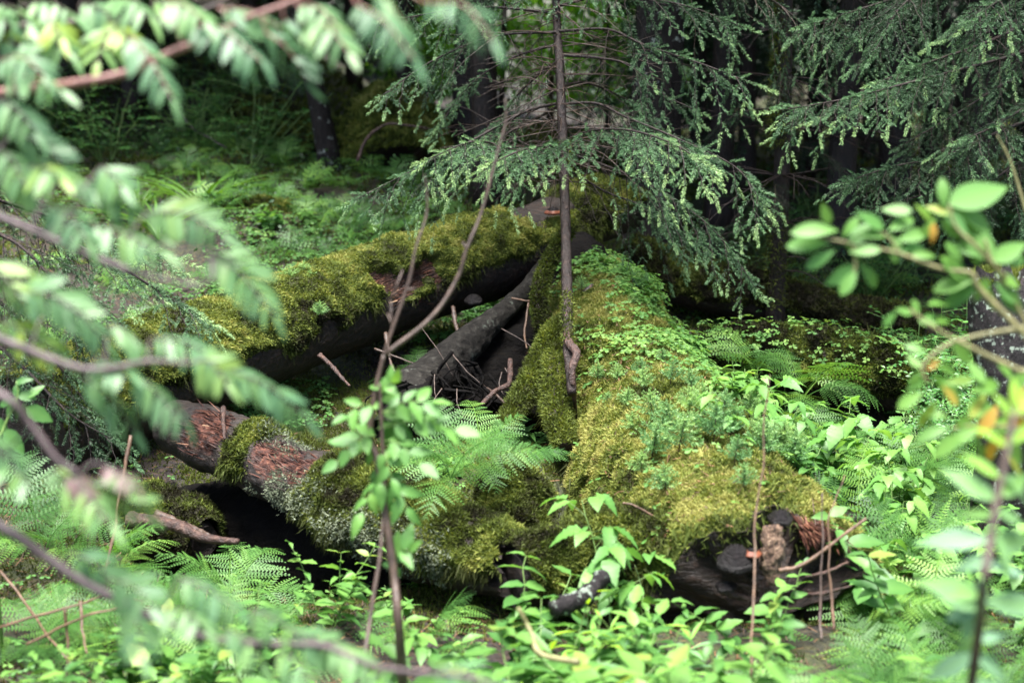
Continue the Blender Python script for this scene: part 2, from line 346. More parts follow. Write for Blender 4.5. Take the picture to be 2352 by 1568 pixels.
# ------------------------------------------------------------------ generators
def make_log(pts, rad, nu=110, nv=56, seed=1, amp=.10, flat=1.0, holes=(), moss=None, moss_h=.045, jag=0.0, capdepth=.03):
    """grid of a log; returns (log MB, moss MB, sampler). moss(u, ang, P) -> 0..1; holes: [(point, radius, strength)] where bark is torn off"""
    c = spl(pts, nu); r = spl(np.array(rad, float)[:, None] * np.array([1, 0, 0]), nu)[:, 0]
    t = nrm(np.gradient(c, axis=0)); a = nrm(np.cross(t, UP if abs(t[:, 2].mean()) < .8 else np.array([0, -1.0, 0]))); b = np.cross(a, t)
    th = np.linspace(0, 2 * math.pi, nv, endpoint=False)
    D = np.cos(th)[None, :, None] * b[:, None] + np.sin(th)[None, :, None] * a[:, None]       # angle 0 = up, + = right of the log's run
    P0 = c[:, None] + r[:, None, None] * D
    q = P0 + 3.1 * seed
    n = (fbm(q * 2.2, 3, seed) - .5) * 1.6 + (fbm(q * 9, 3, seed + 5) - .5) * .6 + (fbm(q * 30, 2, seed + 6) - .5) * .35
    rr = r[:, None] * (1 + amp * 2 * n)
    V = c[:, None] + rr[..., None] * D
    if jag:
        e = (fbm(D * 3.5 + 7 * seed, 3, seed + 9) - .5) * 2 * jag
        w = np.clip((np.arange(nu) - nu * .86) / (nu * .14), 0, 1)[:, None, None]
        V = V + w * e[-1][None, :, None] * t[-1][None, None]
    uu = np.linspace(0, 1, nu)[:, None] + 0 * th[None]
    ang = (th + math.pi) % (2 * math.pi) - math.pi
    aa = ang[None] + 0 * uu
    hole = np.zeros((nu, nv))
    for hp, hr, hs in holes:
        dd = np.linalg.norm((V - np.asarray(hp)) , axis=-1) + .5 * hr * (fbm(q * 11, 3, seed + 21) - .5)
        hole = np.maximum(hole, hs * sstep(hr, hr * .6, dd))
    V = V - (hole * .018 * (1 + fbm(q * 30, 2, 4)))[..., None] * D
    i = np.arange(nu - 1)[:, None] * nv; j = np.arange(nv)[None]; k = (j + 1) % nv
    Q = np.stack([i + j, i + nv + j, i + nv + k, i + k], -1).reshape(-1, 4)
    L = MB(); L.add(V.reshape(-1, 3), None, Q, (hole * 1.0).reshape(-1))
    for end, sgn in ((0, -1), (nu - 1, 1)):                                                     # rotten end faces
        rings = [1, .8, .6, .4, .2, .05]; W_ = []
        for f in rings:
            ring = c[end] + (V[end] - c[end]) * f
            dn = (fbm(ring * 9 + seed, 3, 2) - .62) * capdepth * 2 * (1 if f < 1 else 0)
            W_.append(ring + sgn * t[end] * dn[:, None])
        W_ = np.vstack(W_); m_ = len(rings)
        ii = np.arange(m_ - 1)[:, None] * nv
        qq = np.stack([ii + j, ii + nv + j, ii + nv + k, ii + k], -1).reshape(-1, 4)
        L.add(W_, None, qq, .45 + .35 * fbm(W_ * 6, 2, 8) - .15)
    if moss is None: return L, None, None
    mk = np.clip(moss(uu, aa, V), 0, 1) * (1 - np.clip(hole * 1.6, 0, 1))
    lump = .25 + 1.0 * (fbm(V * 6, 2, seed + 31) - .2) + 1.1 * (np.abs(fbm(V * 15, 2, seed + 33) - .5) * -2 + .45)
    th_ = -.012 + mk * moss_h * np.clip(lump, .04, 1.8)
    VM = V + th_[..., None] * D
    fm = mk.reshape(-1)[Q].max(1) > .03
    return L, (VM, Q[fm], mk, D), (c, r, t)
def moss_part(VM, Q, mk, D, count, length, seed=1, bright=.5, wide=.0035, side_shade=0.0):
    """cushion sheet + many small shoots on it, one mesh"""
    g = np.random.default_rng(seed)
    F = VM.reshape(-1, 3); k = mk.reshape(-1); N = D.reshape(-1, 3)
    def tone(p):
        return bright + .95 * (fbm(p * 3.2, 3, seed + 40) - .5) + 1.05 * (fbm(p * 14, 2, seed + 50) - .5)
    B = MB(); fl = side_shade * sstep(.45, -.25, N[:, 2]); B.add(F, None, Q, tone(F) - .22 - fl)  # moss tint darkened on side and under faces: shade painted into the colour
    A = F[Q]; area = .5 * np.linalg.norm(np.cross(A[:, 2] - A[:, 0], A[:, 3] - A[:, 1]), axis=1) * (k[Q].mean(1) ** .6 + .02)
    f = g.choice(len(Q), count, p=area / area.sum()); s, t_ = g.random((2, count))
    w = np.stack([(1 - s) * (1 - t_), s * (1 - t_), s * t_, (1 - s) * t_], 1)
    p_ = (A[f] * w[..., None]).sum(1); nn = nrm((N[Q[f]] * w[..., None]).sum(1))
    tuft = fbm(p_ * 38, 2, seed + 3)
    d = nrm(nn + .85 * g.normal(size=(count, 3)) + np.array([0, 0, .10]))
    l = .85 * length * g.uniform(.4, 1.2, count) * (.45 + 1.0 * tuft)
    side = nrm(np.cross(d, g.normal(size=(count, 3)))) * wide * g.uniform(.6, 1.4, count)[:, None]
    bend = g.normal(size=(count, 3)) * .25
    tip = p_ + (d + bend) * l[:, None]; mid = p_ + d * l[:, None] * .5
    V = np.stack([p_ - d * .004 - side * .6, p_ - d * .004 + side * .6, mid + side, tip, mid - side], 1).reshape(-1, 3)
    o = np.arange(count)[:, None] * 5
    tr = np.vstack([o + [2, 3, 4]]); qd = o + [0, 1, 2, 4]
    tt = tone(p_) - side_shade * sstep(.45, -.25, nn[:, 2]) + g.normal(0, .10, count) + .5 * (tuft - .5)
    tt = np.stack([tt - .12, tt - .12, tt, tt + .14, tt], 1).reshape(-1)
    B.add(V, tr, qd, tt)
    return B
def shoots_on(P_, N_, length, seed, tint, wide=.004, jit=.55):
    g = np.random.default_rng(seed); n_ = len(P_)
    d = nrm(N_ + jit * g.normal(size=(n_, 3))); l = length * g.uniform(.5, 1.3, n_)
    side = nrm(np.cross(d, g.normal(size=(n_, 3)))) * wide * g.uniform(.6, 1.4, n_)[:, None]
    tip = P_ + (d + .25 * g.normal(size=(n_, 3))) * l[:, None]
    V = np.stack([P_ - side, P_ + side, tip], 1).reshape(-1, 3)
    return V, np.arange(n_ * 3).reshape(-1, 3), np.repeat(tint, 3)
def tube_moss(B, pts, r, count, length, seed, bright=.5, topbias=.3):
    """shoots all round a root"""
    g = np.random.default_rng(seed); c = spl(pts, 60); t = nrm(np.gradient(c, axis=0))
    rr = np.interp(np.linspace(0, 1, 60), np.linspace(0, 1, len(r)), r)
    i = g.integers(0, 60, count); a = nrm(g.normal(size=(count, 3)) + np.array([0, -topbias, topbias]))
    a = nrm(a - t[i] * (a * t[i]).sum(1)[:, None])
    p_ = c[i] + a * rr[i][:, None] * .95 + g.normal(0, .004, (count, 3))
    V, T_, tt = shoots_on(p_, a, length, seed, bright + .7 * (fbm(p_ * 14, 2, seed) - .5) + g.normal(0, .1, count))
    B.add(V, T_, None, tt)
    return B

def shards(L, axis, n_, seed, size=(.02, .08), part=(0, 1)):
    """lifted splinters over the torn places of a log"""
    g = np.random.default_rng(seed); V = L.V[0]; h = L.t[0]; uu = np.arange(len(h)) / len(h); k = np.where((h > .35) & (uu >= part[0]) & (uu < part[1]))[0]; ii = g.choice(k, n_)
    c, r, t = axis; cc = c[np.argmin(((V[ii][:, None] - c[None, ::4]) ** 2).sum(-1), 1) * 4]; N_ = nrm(V[ii] - cc); tt = nrm(t.mean(0))
    p_ = V[ii] + g.normal(0, .008, (n_, 3)); dv = nrm(tt[None] * np.where(g.random((n_, 1)) < .5, 1, -1) + .13 * g.normal(size=(n_, 3)) + N_ * g.uniform(-.05, .16, (n_, 1))); sd = nrm(np.cross(dv, N_ + .5 * g.normal(size=(n_, 3))))
    l_ = g.uniform(*size, (n_, 1)); w_ = g.uniform(.0010, .0038, (n_, 1)); th_ = .35 * w_ * N_
    B = MB(); v = np.stack([p_ - sd * w_, p_ + sd * w_, p_ + th_ * 2, p_ + dv * l_ * .6 - sd * w_ * .8, p_ + dv * l_ * .6 + sd * w_ * .8, p_ + dv * l_ * .6 + th_ * 2, p_ + dv * l_], 1)
    o = np.arange(n_)[:, None] * 7; q = np.vstack([o + [0, 3, 5, 2], o + [2, 5, 4, 1]]); tr = np.vstack([o + [3, 6, 5], o + [5, 6, 4]])
    B.add(v.reshape(-1, 3), tr, q, np.repeat(np.clip(fbm(p_ * 14, 2, seed) * 1.5 - .42 + g.normal(0, .16, n_), 0, 1), 7)); return B
# ---- ferns: twice-pinnate fronds, length 1, base at the origin, arching along +x
def frond_mesh(name, seed, npin=15, npl=11, th0=62, th1=-18, width=.34, stipe=.22, lod=0):
    g = np.random.default_rng(seed); B = MB()
    t = np.linspace(0, 1, 60); th = np.radians(th0 + (th1 - th0) * t ** 1.1)
    cx = np.concatenate([[0], np.cumsum(np.cos(th[:-1]))]) / 60; cz = np.concatenate([[0], np.cumsum(np.sin(th[:-1]))]) / 60
    cy = .06 * np.sin(t * 2.5 + g.uniform(0, 6)) * t
    c = np.stack([cx, cy, cz], -1); T_ = nrm(np.gradient(c, axis=0))
    B.tube(c[::4], np.linspace(.006, .0015, len(c[::4])), 4, .55)
    for i in range(npin):
        q = (i + .3) / npin; tt = stipe + (1 - stipe) * q ** .92
        k = min(59, int(tt * 59)); b = c[k]; tg = T_[k]; Sd = np.array([0, 1.0, 0]); nn = nrm(np.cross(tg, Sd)) * -1
        if nn[2] < 0: nn = -nn
        L = width * min(1, (q + .22) / .42) ** .8 * (1 - q) ** .75 * 1.25 + .012
        for sg in (1, -1):
            if g.random() < .03: continue
            al = math.radians(18 + 28 * q + g.normal(0, 6)); l = L * g.uniform(.82, 1.10) * (.6 if g.random() < .05 else 1); tw_ = .34 + g.normal(0, .09); cu = g.uniform(.05, .30)
            D = nrm(Sd * sg * math.cos(al) + tg * math.sin(al) - nn * .10 + g.normal(0, .05, 3))
            E = nrm(tg - D * tg.dot(D)); 
            m_ = max(4, int(npl * (l / width) ** .6)) if not lod else 4
            s = (np.arange(m_) + .6) / m_
            pb = b + D[None] * (l * s)[:, None] - nn[None] * (cu * l * s ** 2)[:, None]
            hl = l * (.165 if not lod else .17) * np.clip((1 - s) ** .7 + .10, 0, 1) * np.minimum(1, (s + .25) / .4)
            wd = l / m_ * (.50 if not lod else .72)
            for e in (1, -1):
                dv = nrm(E * e + D * .45 - nn * .12)
                tip = pb + dv[None] * hl[:, None]
                m1 = pb + dv[None] * (hl * .45)[:, None] + D * wd * .55; m2 = pb + dv[None] * (hl * .45)[:, None] - D * wd * .5
                V = np.stack([pb - D * wd * .25, m2, tip, m1, pb + D * wd * .25], 1).reshape(-1, 3)
                o = np.arange(m_)[:, None] * 5
                B.add(V, np.vstack([o + [0, 3, 4]]), o + [0, 1, 2, 3], tw_ + .16 * (1 - q) + g.normal(0, .03))
            pe = b + D * l - nn * cu * l
            B.add(np.array([b + E * .003, b - E * .003, pe - E * .001, pe + E * .001]), None, [[0, 1, 2, 3]], .3)
    return B.mesh(name, M['fern'], False)
FROND = [frond_mesh('frond', s, th0=a, th1=b_, width=w, stipe=st) for s, a, b_, w, st in
         ((1, 62, -25, .34, .20), (2, 50, -35, .31, .18), (3, 70, 0, .38, .28), (4, 45, -10, .32, .22), (5, 58, -50, .28, .15), (11, 66, -40, .36, .24), (12, 40, -25, .34, .2))]
FROND_FAR = [frond_mesh('frond', s, npin=12, th0=a, th1=b_, width=w, stipe=st, lod=1) for s, a, b_, w, st in
             ((6, 60, -25, .32, .22), (7, 48, -35, .30, .20), (8, 66, -5, .34, .25))]
def fern(loc, size, n=6, label='', group=None, seed=0, far=False, az=None, spread=None, sunk=0.02):
    g = np.random.default_rng(seed + 1000)
    r = thing('fern', label, 'fern', (loc[0], loc[1], loc[2] - sunk), 0, group); r.rotation_euler = (g.uniform(.15, .42), g.normal(0, .14), 0)
    lib = FROND_FAR if far else FROND
    for k in range(n):
        a = g.uniform(0, 6.28) if az is None else math.radians(az) + g.uniform(-1, 1) * math.radians(spread or 50)
        if az is None: a = k * 6.28 / n + g.uniform(-.4, .4)
        link('frond', lib[g.integers(len(lib))], r, (0, 0, 0), (g.normal(0, .15), g.normal(0, .16), a), size * g.uniform(.75, 1.1))
    return r

# ---- spruce branches
def spruce_branch(pts, seed, r0=.010, maxbl=.34, bare=.30, hang=.5, step=.056, tip=.55, tpl=None, tw=.11, dens=1.0, base=.46, inner=True):
    """wood MB, needle MB: a spine with side branchlets that droop, twigs with needles on the outer part, bare twiglets inside"""
    g = np.random.default_rng(seed); tpl = tpl or T_TWIG
    Wd = MB(); Nd = MB()
    c = spl(pts, 48); L = np.linalg.norm(np.diff(c, axis=0), axis=1).sum(); T_ = nrm(np.gradient(c, axis=0))
    Wd.tube(c, np.linspace(r0, .0022, 48), 6, .5, 0, .15)
    TX, TZ, TP, TS, TT = [], [], [], [], []
    m_ = max(6, int(L / step * dens))
    for i in range(m_):
        s = (i + g.random() * .6) / m_
        if s < .08: continue
        k = min(47, int(s * 47)); b = c[k]; tg = T_[k]; sd = nrm(np.cross(tg, UP))
        live = s > bare + g.normal(0, .06)
        if not live and not inner: continue
        sg = 1 if i % 2 else -1
        mode = g.random() < hang * .55
        l = (maxbl * (1 - s) ** .55 * g.uniform(.55, 1.15) + .07)
        if mode: d = nrm(tg * .35 + sd * sg * .35 + np.array([0, 0, -1.0]) * g.uniform(.6, 1.1))
        else: d = nrm(tg * .72 + sd * sg * .72 + np.array([0, 0, -.10]) + g.normal(0, .08, 3))
        if not live: l *= g.uniform(.5, 1.1); d = nrm(d + g.normal(0, .45, 3))
        n_ = 9; q = np.linspace(0, 1, n_)
        pt = b + d[None] * (l * q)[:, None] + np.array([0, 0, -1.0])[None] * (l * .36 * q ** 2 * (0.5 if not live else 1))[:, None] + g.normal(0, .006, (n_, 3)) * q[:, None]
        Wd.tube(pt, np.linspace(.0028, .0010, n_), 3, .4, 0, cap=False)
        if not live:
            for _ in range(3):
                j = g.integers(2, n_); dd = nrm(d + g.normal(0, .7, 3)); ll = l * g.uniform(.2, .5)
                Wd.tube(np.array([pt[j], pt[j] + dd * ll * .5, pt[j] + dd * ll + [0, 0, -ll * .15]]), [.0014, .0011, .0007], 3, .4, cap=False)
            continue
        dt = nrm(np.gradient(pt, axis=0)); sb = nrm(np.cross(dt, UP + .2 * g.normal(size=3)))
        cnt = max(2, int(l / .030 * dens))
        for e in range(cnt):
            qq = .12 + .86 * (e + .5) / cnt; j = min(n_ - 1, int(qq * (n_ - 1) + .5)); s2 = 1 if e % 2 else -1
            TX.append(dt[j] * .75 + sb[j] * s2 * .62 + np.array([0, 0, -.22]) + g.normal(0, .10, 3)); TP.append(pt[j])
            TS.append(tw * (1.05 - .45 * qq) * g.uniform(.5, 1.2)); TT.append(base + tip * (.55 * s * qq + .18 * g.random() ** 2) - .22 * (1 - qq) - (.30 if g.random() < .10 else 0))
        TX.append(dt[-1]); TP.append(pt[-1]); TS.append(tw * .75); TT.append(base + tip * (.45 + .35 * s))
    for e in range(int(L / .05)):
        s = 1 - (1 - bare) * g.random(); k = min(47, int(s * 47))
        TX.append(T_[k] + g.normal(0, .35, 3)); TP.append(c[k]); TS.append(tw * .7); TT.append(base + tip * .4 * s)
    TX.append(T_[-1]); TP.append(c[-1]); TS.append(tw); TT.append(base + tip * .7)
    TX = nrm(np.array(TX)); TP = np.array(TP); TS = np.array(TS); TT = np.array(TT)
    R_ = frames(TX, UP[None] + .3 * g.normal(size=TX.shape)); pick = g.integers(0, len(tpl), len(TX))
    for q in range(len(tpl)):
        w = pick == q; Nd.scatter(tpl[q], R_[w], TP[w], TS[w], TT[w])
    for q in range(len(TX)):
        if tpl is T_TWIG: Wd.add(np.array([TP[q] + R_[q][:, 1] * .0012, TP[q] - R_[q][:, 1] * .0012, TP[q] + TX[q] * TS[q]]), [[0, 1, 2]], None, .5)
    return Wd, Nd
def add_branch(tree, pts, seed, wood='sprucebark', needle='needle', **kw):
    Wd, Nd = spruce_branch(pts, seed, **kw)
    b = Wd.obj('branch', M[wood], tree); Nd.obj('needles', M[needle], b, False)
    return b
# shared background spruce branch meshes, along +x, length 1.5
def _generic_branch(seed, far, L=1.5, bare=.2):
    pts = [(0, 0, 0), (L * .35, 0, .04 * L), (L * .7, .02, -.03 * L), (L, 0, -.20 * L)]
    return spruce_branch(pts, seed, .012, .42, bare, .55, .075 if far else .05, .35, T_TWIG_FAR if far else T_TWIG, .14 if far else .10, 1.0, .35, inner=not far)
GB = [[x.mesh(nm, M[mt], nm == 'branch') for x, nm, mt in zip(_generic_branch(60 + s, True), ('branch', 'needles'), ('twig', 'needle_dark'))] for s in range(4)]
GBN = [[x.mesh(nm, M[mt], nm == 'branch') for x, nm, mt in zip(_generic_branch(70 + s, False, 1.5, .35), ('branch', 'needles'), ('twig', 'needle'))] for s in range(3)]
def crown_mesh(seed, H, h0, rmax, tpl, whorl=.34, per=6, wood=True):
    """a high spruce crown as one mesh of layered branch sprays, from h0 up to H, of needle twigs"""
    g = np.random.default_rng(seed); B = MB(); X = []; Pp = []; Sc = []; Tt = []
    h = h0
    while h < H - .2:
        f = (h - h0) / (H - h0); R0 = rmax * (1 - f) ** .8 * min(1, .55 + f * 3) + .15
        for k in range(per):
            a = g.uniform(0, 6.28); L = R0 * g.uniform(.7, 1.15); n_ = int(5 + L * 7)
            s = np.sqrt(g.random(n_)); dirv = np.array([math.cos(a), math.sin(a), 0])
            sd = np.array([-dirv[1], dirv[0], 0]); off = g.normal(0, .18, n_) * L * (1.1 - s)
            z = h + .06 * L - .30 * L * s ** 2 - np.abs(off) * .3 + g.normal(0, .03, n_)
            p_ = dirv[None] * (L * s)[:, None] + sd[None] * off[:, None]; p_[:, 2] = z
            X.append(dirv[None] * .6 + sd[None] * np.sign(off)[:, None] * .5 + g.normal(0, .25, (n_, 3)) - np.array([0, 0, .45])); Pp.append(p_)
            Sc.append(g.uniform(.22, .42, n_)); Tt.append(.3 + .3 * s + g.normal(0, .08, n_))
        h += whorl * g.uniform(.8, 1.2)
    X = nrm(np.vstack(X)); Pp = np.vstack(Pp); Sc = np.concatenate(Sc); Tt = np.concatenate(Tt)
    R_ = frames(X, UP[None] + .3 * g.normal(size=X.shape)); pick = g.integers(0, len(tpl), len(X))
    for q in range(len(tpl)):
        w = pick == q; B.scatter(tpl[q], R_[w], Pp[w], Sc[w], Tt[w])
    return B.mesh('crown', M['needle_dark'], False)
def trunk_mesh(seed, H, r, mat, lean=(0, 0), dead=(0.3, 2.5), ndead=24):
    g = np.random.default_rng(seed); B = MB()
    z = np.linspace(-.15, H, 40); f = z / H
    c = np.stack([lean[0] * z + .03 * np.sin(z * .9 + seed), lean[1] * z + .03 * np.cos(z * .8 + seed), z], -1)
    rr = r * (1 - .85 * np.clip(f, 0, 1)) * (1 + .5 * np.exp(-np.clip(z, 0, 9) / .18))
    B.tube(c, rr, 14, .5, 0, .16)
    for _ in range(ndead):
        h = g.uniform(*dead); k = np.searchsorted(z, h); a = g.uniform(0, 6.28); L = g.uniform(.15, .8)
        d = np.array([math.cos(a), math.sin(a), g.uniform(-.3, .25)]); p0 = c[k] + np.array([math.cos(a), math.sin(a), 0]) * rr[k] * .8
        pt = np.array([p0, p0 + d * L * .5, p0 + d * L + np.array([0, 0, -.15 * L]) + g.normal(0, .04, 3)])
        B.tube(spl(pt, 7), np.linspace(.006, .0015, 7), 4, .5, cap=False)
        for _ in range(3):
            q = p0 + d * L * g.uniform(.4, .95); B.tube(np.array([q, q + nrm(d + g.normal(0, .6, 3)) * L * .35]), [.002, .0008], 3, .5, cap=False)
    return B.mesh('trunk', M[mat], True)

# ---- leafy plants: (stem mesh, foliage mesh)
def plant_mesh(kind, seed):
    g = np.random.default_rng(seed); St = MB(); Fo = MB()
    X, Z, Pp, Sc, Tt = [], [], [], [], []
    if kind == 'opposite':                       # ovate leaves in pairs up several leaning stems
        lib, ns, L, mat, ms = T_OVATE, 4, .34, 'broad', 'greenstem'
    elif kind == 'raspberry':
        lib, ns, L, mat, ms = T_RASP, 2, .42, 'rasp', 'greenstem'
    elif kind == 'lance':
        lib, ns, L, mat, ms = T_LANCE, 3, .40, 'lance', 'greenstem'
    elif kind == 'bilberry':
        lib, ns, L, mat, ms = T_BIL, 9, .34, 'bilberry', 'greenstem'
    elif kind == 'herb':
        lib, ns, L, mat, ms = T_OVATE, 6, .16, 'broad', 'greenstem'
    for s_ in range(ns):
        a = g.uniform(0, 6.28); le = g.uniform(.1, .75); l = L * g.uniform(.65, 1.15)
        d = nrm(np.array([math.cos(a) * le, math.sin(a) * le, 1]))
        q = np.linspace(0, 1, 10)
        pt = np.array([math.cos(a), math.sin(a), 0])[None] * .02 + d[None] * (l * q)[:, None] + np.array([math.cos(a), math.sin(a), -.4])[None] * (.28 * le * l * q ** 2)[:, None] + np.cumsum(g.normal(0, .004, (10, 3)), 0)
        St.tube(pt, np.linspace(.003, .0014, 10), 4, .5, cap=False)
        T_ = nrm(np.gradient(pt, axis=0))
        if kind in ('opposite', 'herb'):
            for j in range(2, 10, 1 if kind == 'opposite' else 2):
                rot = g.uniform(0, 3.14)
                for e in (0, math.pi):
                    dv = np.array([math.cos(rot + e), math.sin(rot + e), g.uniform(.0, .45)])
                    X.append(dv); Z.append(UP + .3 * g.normal(size=3)); Pp.append(pt[j]); Sc.append(g.uniform(.05, .105) * (1 if j < 8 else .7)); Tt.append(.32 + .35 * j / 9 + g.normal(0, .12) + (.4 if g.random() < .006 else 0))
        elif kind == 'raspberry':
            for j in (3, 5, 6, 7, 8, 9):
                aa = g.uniform(0, 6.28); pd = nrm(np.array([math.cos(aa), math.sin(aa), .45])); pl = g.uniform(.05, .09); e = pt[j] + pd * pl
                St.tube(np.array([pt[j], e]), [.0013, .001], 3, .6, cap=False)
                for an, sc in ((0, 1), (1.15, .85), (-1.15, .85)):
                    dv = np.array([math.cos(aa + an), math.sin(aa + an), -.12 + g.normal(0, .12)])
                    X.append(dv); Z.append(UP + .2 * g.normal(size=3)); Pp.append(e - pd * .01 * abs(an)); Sc.append(sc * g.uniform(.075, .105)); Tt.append(.4 + .25 * j / 9 + g.normal(0, .08))
        elif kind == 'lance':
            for j in np.linspace(2, 9, 18):
                aa = j * 2.4 + s_; i = int(j)
                X.append(np.array([math.cos(aa), math.sin(aa), g.uniform(.1, .7)])); Z.append(UP); Pp.append(pt[i]); Sc.append(g.uniform(.07, .12)); Tt.append(.45 + .3 * j / 9 + g.normal(0, .1))
        else:
            for b_ in range(5):
                j = g.integers(2, 9); aa = g.uniform(0, 6.28); dv = nrm(np.array([math.cos(aa), math.sin(aa), .5])); ll = g.uniform(.08, .2)
                e = np.array([pt[j] + dv * ll * w - np.array([0, 0, .25 * ll * w * w]) for w in np.linspace(0, 1, 6)])
                St.tube(e, np.linspace(.0012, .0007, 6), 3, .5, cap=False)
                sd = nrm(np.cross(dv, UP))
                for w in range(int(ll / .014)):
                    f = (w + .6) / int(ll / .014); X.append(dv * .5 + sd * (1 if w % 2 else -1) + g.normal(0, .15, 3)); Z.append(UP + .25 * g.normal(size=3))
                    Pp.append(pt[j] + dv * ll * f - np.array([0, 0, .25 * ll * f * f])); Sc.append(g.uniform(.016, .026)); Tt.append(.4 + .3 * f + g.normal(0, .12))
    X = nrm(np.array(X)); R_ = frames(X, np.array(Z)); Pp = np.array(Pp); Sc = np.array(Sc); Tt = np.array(Tt); pick = g.integers(0, len(lib), len(X))
    for q in range(len(lib)):
        w = pick == q; Fo.scatter(lib[q], R_[w], Pp[w], Sc[w], Tt[w])
    return St.mesh('stem', M[ms]), Fo.mesh('foliage', M[mat])
PLANTS = {k: [plant_mesh(k, 100 + 10 * i + s) for s in range(4)] for i, k in enumerate(('opposite', 'raspberry', 'lance', 'bilberry', 'herb'))}
def plant(kind, loc, size, label, cat, group=None, seed=0, name=None, tilt=.12):
    g = np.random.default_rng(seed + 500)
    r = thing(name or (kind + '_plant'), label, cat, (loc[0], loc[1], loc[2] - .015), g.uniform(0, 6.28), group, size)
    r.rotation_euler = (g.normal(.16, tilt), g.normal(0, tilt), g.uniform(0, 6.28))
    a, b_ = PLANTS[kind][g.integers(4)]
    link('stem', a, r); link('foliage', b_, r)
    return r
def seedling_mesh(seed):
    g = np.random.default_rng(seed); St = MB(); Nd = MB(); H = 1.0
    St.tube(np.array([[0, 0, -.05], [.01, 0, .5], [0, 0, 1]]), [.022, .016, .008], 5)
    X, Pp, Sc = [], [], []
    for h in np.linspace(.30, .95, 6):
        k = g.integers(3, 6)
        for j in range(k):
            a = 6.28 * j / k + g.uniform(-.4, .4); X.append([math.cos(a), math.sin(a), .45]); Pp.append([0, 0, h]); Sc.append((1.15 - h) * .62 + .12)
    for h in (.55, .7, .85, .95): X.append([0.05, 0, 1]); Pp.append([0, 0, h - .1]); Sc.append(.3)
    X = nrm(np.array(X, float) + g.normal(0, .08, (len(X), 3))); R_ = frames(X, g.normal(size=X.shape)); Pp = np.array(Pp, float); Sc = np.array(Sc)
    tp = [twig_tpl(46, .26, .05, 30 + seed)]
    Nd.scatter(tp[0], R_, Pp, Sc, .5 + .3 * Pp[:, 2] + g.normal(0, .08, len(Pp)))
    return St.mesh('stem', M['twig']), Nd.mesh('needles', M['seedling'], False)
SEED = [seedling_mesh(s) for s in range(4)]
def clover_mb(B, P_, N_, seed, size=(.016, .026), low=.02):
    """three heart-shaped folded leaflets on each stalk"""
    g = np.random.default_rng(seed); n_ = len(P_)
    tp = dict(V=np.array([[0, 0, 0], [.55, .42, .06], [.98, .36, .02], [.84, 0, -.10], [.98, -.36, .02], [.55, -.42, .06]]), T=np.array([[0, 3, 1], [1, 3, 2], [0, 5, 3], [5, 4, 3]]))
    c = P_ + N_ * (low + .035 * g.random((n_, 1))); s = g.uniform(*size, n_); a0 = g.uniform(0, 6.28, n_); nn = nrm(N_ * .6 + UP * .6 + .25 * g.normal(size=(n_, 3)))
    e1 = nrm(np.cross(nn, np.array([.3, 1, .2]))); e2 = np.cross(nn, e1); t = .5 + .5 * (fbm(P_ * 5, 2, seed) - .5) + g.normal(0, .12, n_)
    for k in range(3):
        a = (a0 + k * 2.094)[:, None]; x = np.cos(a) * e1 + np.sin(a) * e2 - nn * .15
        B.scatter(tp, frames(x, nn), c, s, t)
    return B
# ================================================================== THE SETTING
def axis_grid(lim, near, n):
    s = np.linspace(-1, 1, n); k = 4.2
    return np.sinh(k * s) / math.sinh(k) * lim
B = MB()
gx = axis_grid(130, 0, 420); gy = axis_grid(130, 0, 420) + 5.5
X_, Y_ = np.meshgrid(gx, gy, indexing='ij'); Z_ = gz(X_, Y_)
V = np.stack([X_, Y_, Z_], -1).reshape(-1, 3)
i = np.arange(len(gx) - 1)[:, None] * len(gy); j = np.arange(len(gy) - 1)[None]
Q = np.stack([i + j, i + len(gy) + j, i + len(gy) + j + 1, i + j + 1], -1).reshape(-1, 4)
tag(B.add(V, None, Q).obj('forest_ground', M['soil']), 'dark forest floor of needle litter and moss patches', 'ground', None, 'structure')

# ================================================================== THE FALLEN LOGS
# leaning mossy log, running from the left towards the middle
A_pts = [P(60, 1005, 5.85), P(340, 874, 6.45), P(680, 748, 7.1), P(1000, 630, 7.7), P(1200, 568, 8.1), P(1330, 505, 8.4), P(1440, 470, 8.8)]
A_rad = [.245, .245, .225, .22, .225, .195, .16]
def mossA(u, a, V):
    nz_ = fbm(V * 4, 3, 71) - .5; n2 = fbm(V * 11, 2, 72) - .5
    e = 1.52 + .9 * nz_ + .5 * n2 + .5 * sstep(.66, .72, u) * sstep(.92, .86, u)
    m = sstep(e, e - .22, a) * sstep(-2.2, -1.7, a)
    bare = sstep(.635, .655, u + .05 * n2) * sstep(-1.6, -1.0, a) * sstep(.95, .65, a + .5 * n2) * (1 - sstep(.775, .80, u + .06 * nz_) * sstep(1.0, .9, u))
    return m * (1 - bare) * sstep(.22, .34, fbm(V * 5.5, 3, 77) + .12)
A_holes = [(P(865, 628, 7.2), .07, .8), (P(895, 645, 7.25), .08, 1), (P(925, 655, 7.3), .08, 1), (P(955, 640, 7.36), .07, .8), (P(985, 615, 7.42), .08, 1), (P(1000, 640, 7.45), .06, .8), (P(905, 680, 7.27), .06, .62), (P(960, 690, 7.4), .06, .62), (P(1180, 520, 7.95), .10, .35)]
L, mo, A_ax = make_log(A_pts, A_rad, 150, 64, 3, .07, holes=A_holes, moss=mossA, moss_h=.055)
logA = L.obj('fallen_log', M['logbark']); shards(L, A_ax, 380, 4, (.02, .10)).obj('splintered_wood', M['shard'], logA, False)
tag(logA, 'long slim moss-covered fallen log leaning up from the lower left behind the rowan sprays', 'log')
moss_part(*mo, 150000, .018, 5, .55, .0029, .15).obj('moss', M['moss'], logA, False)
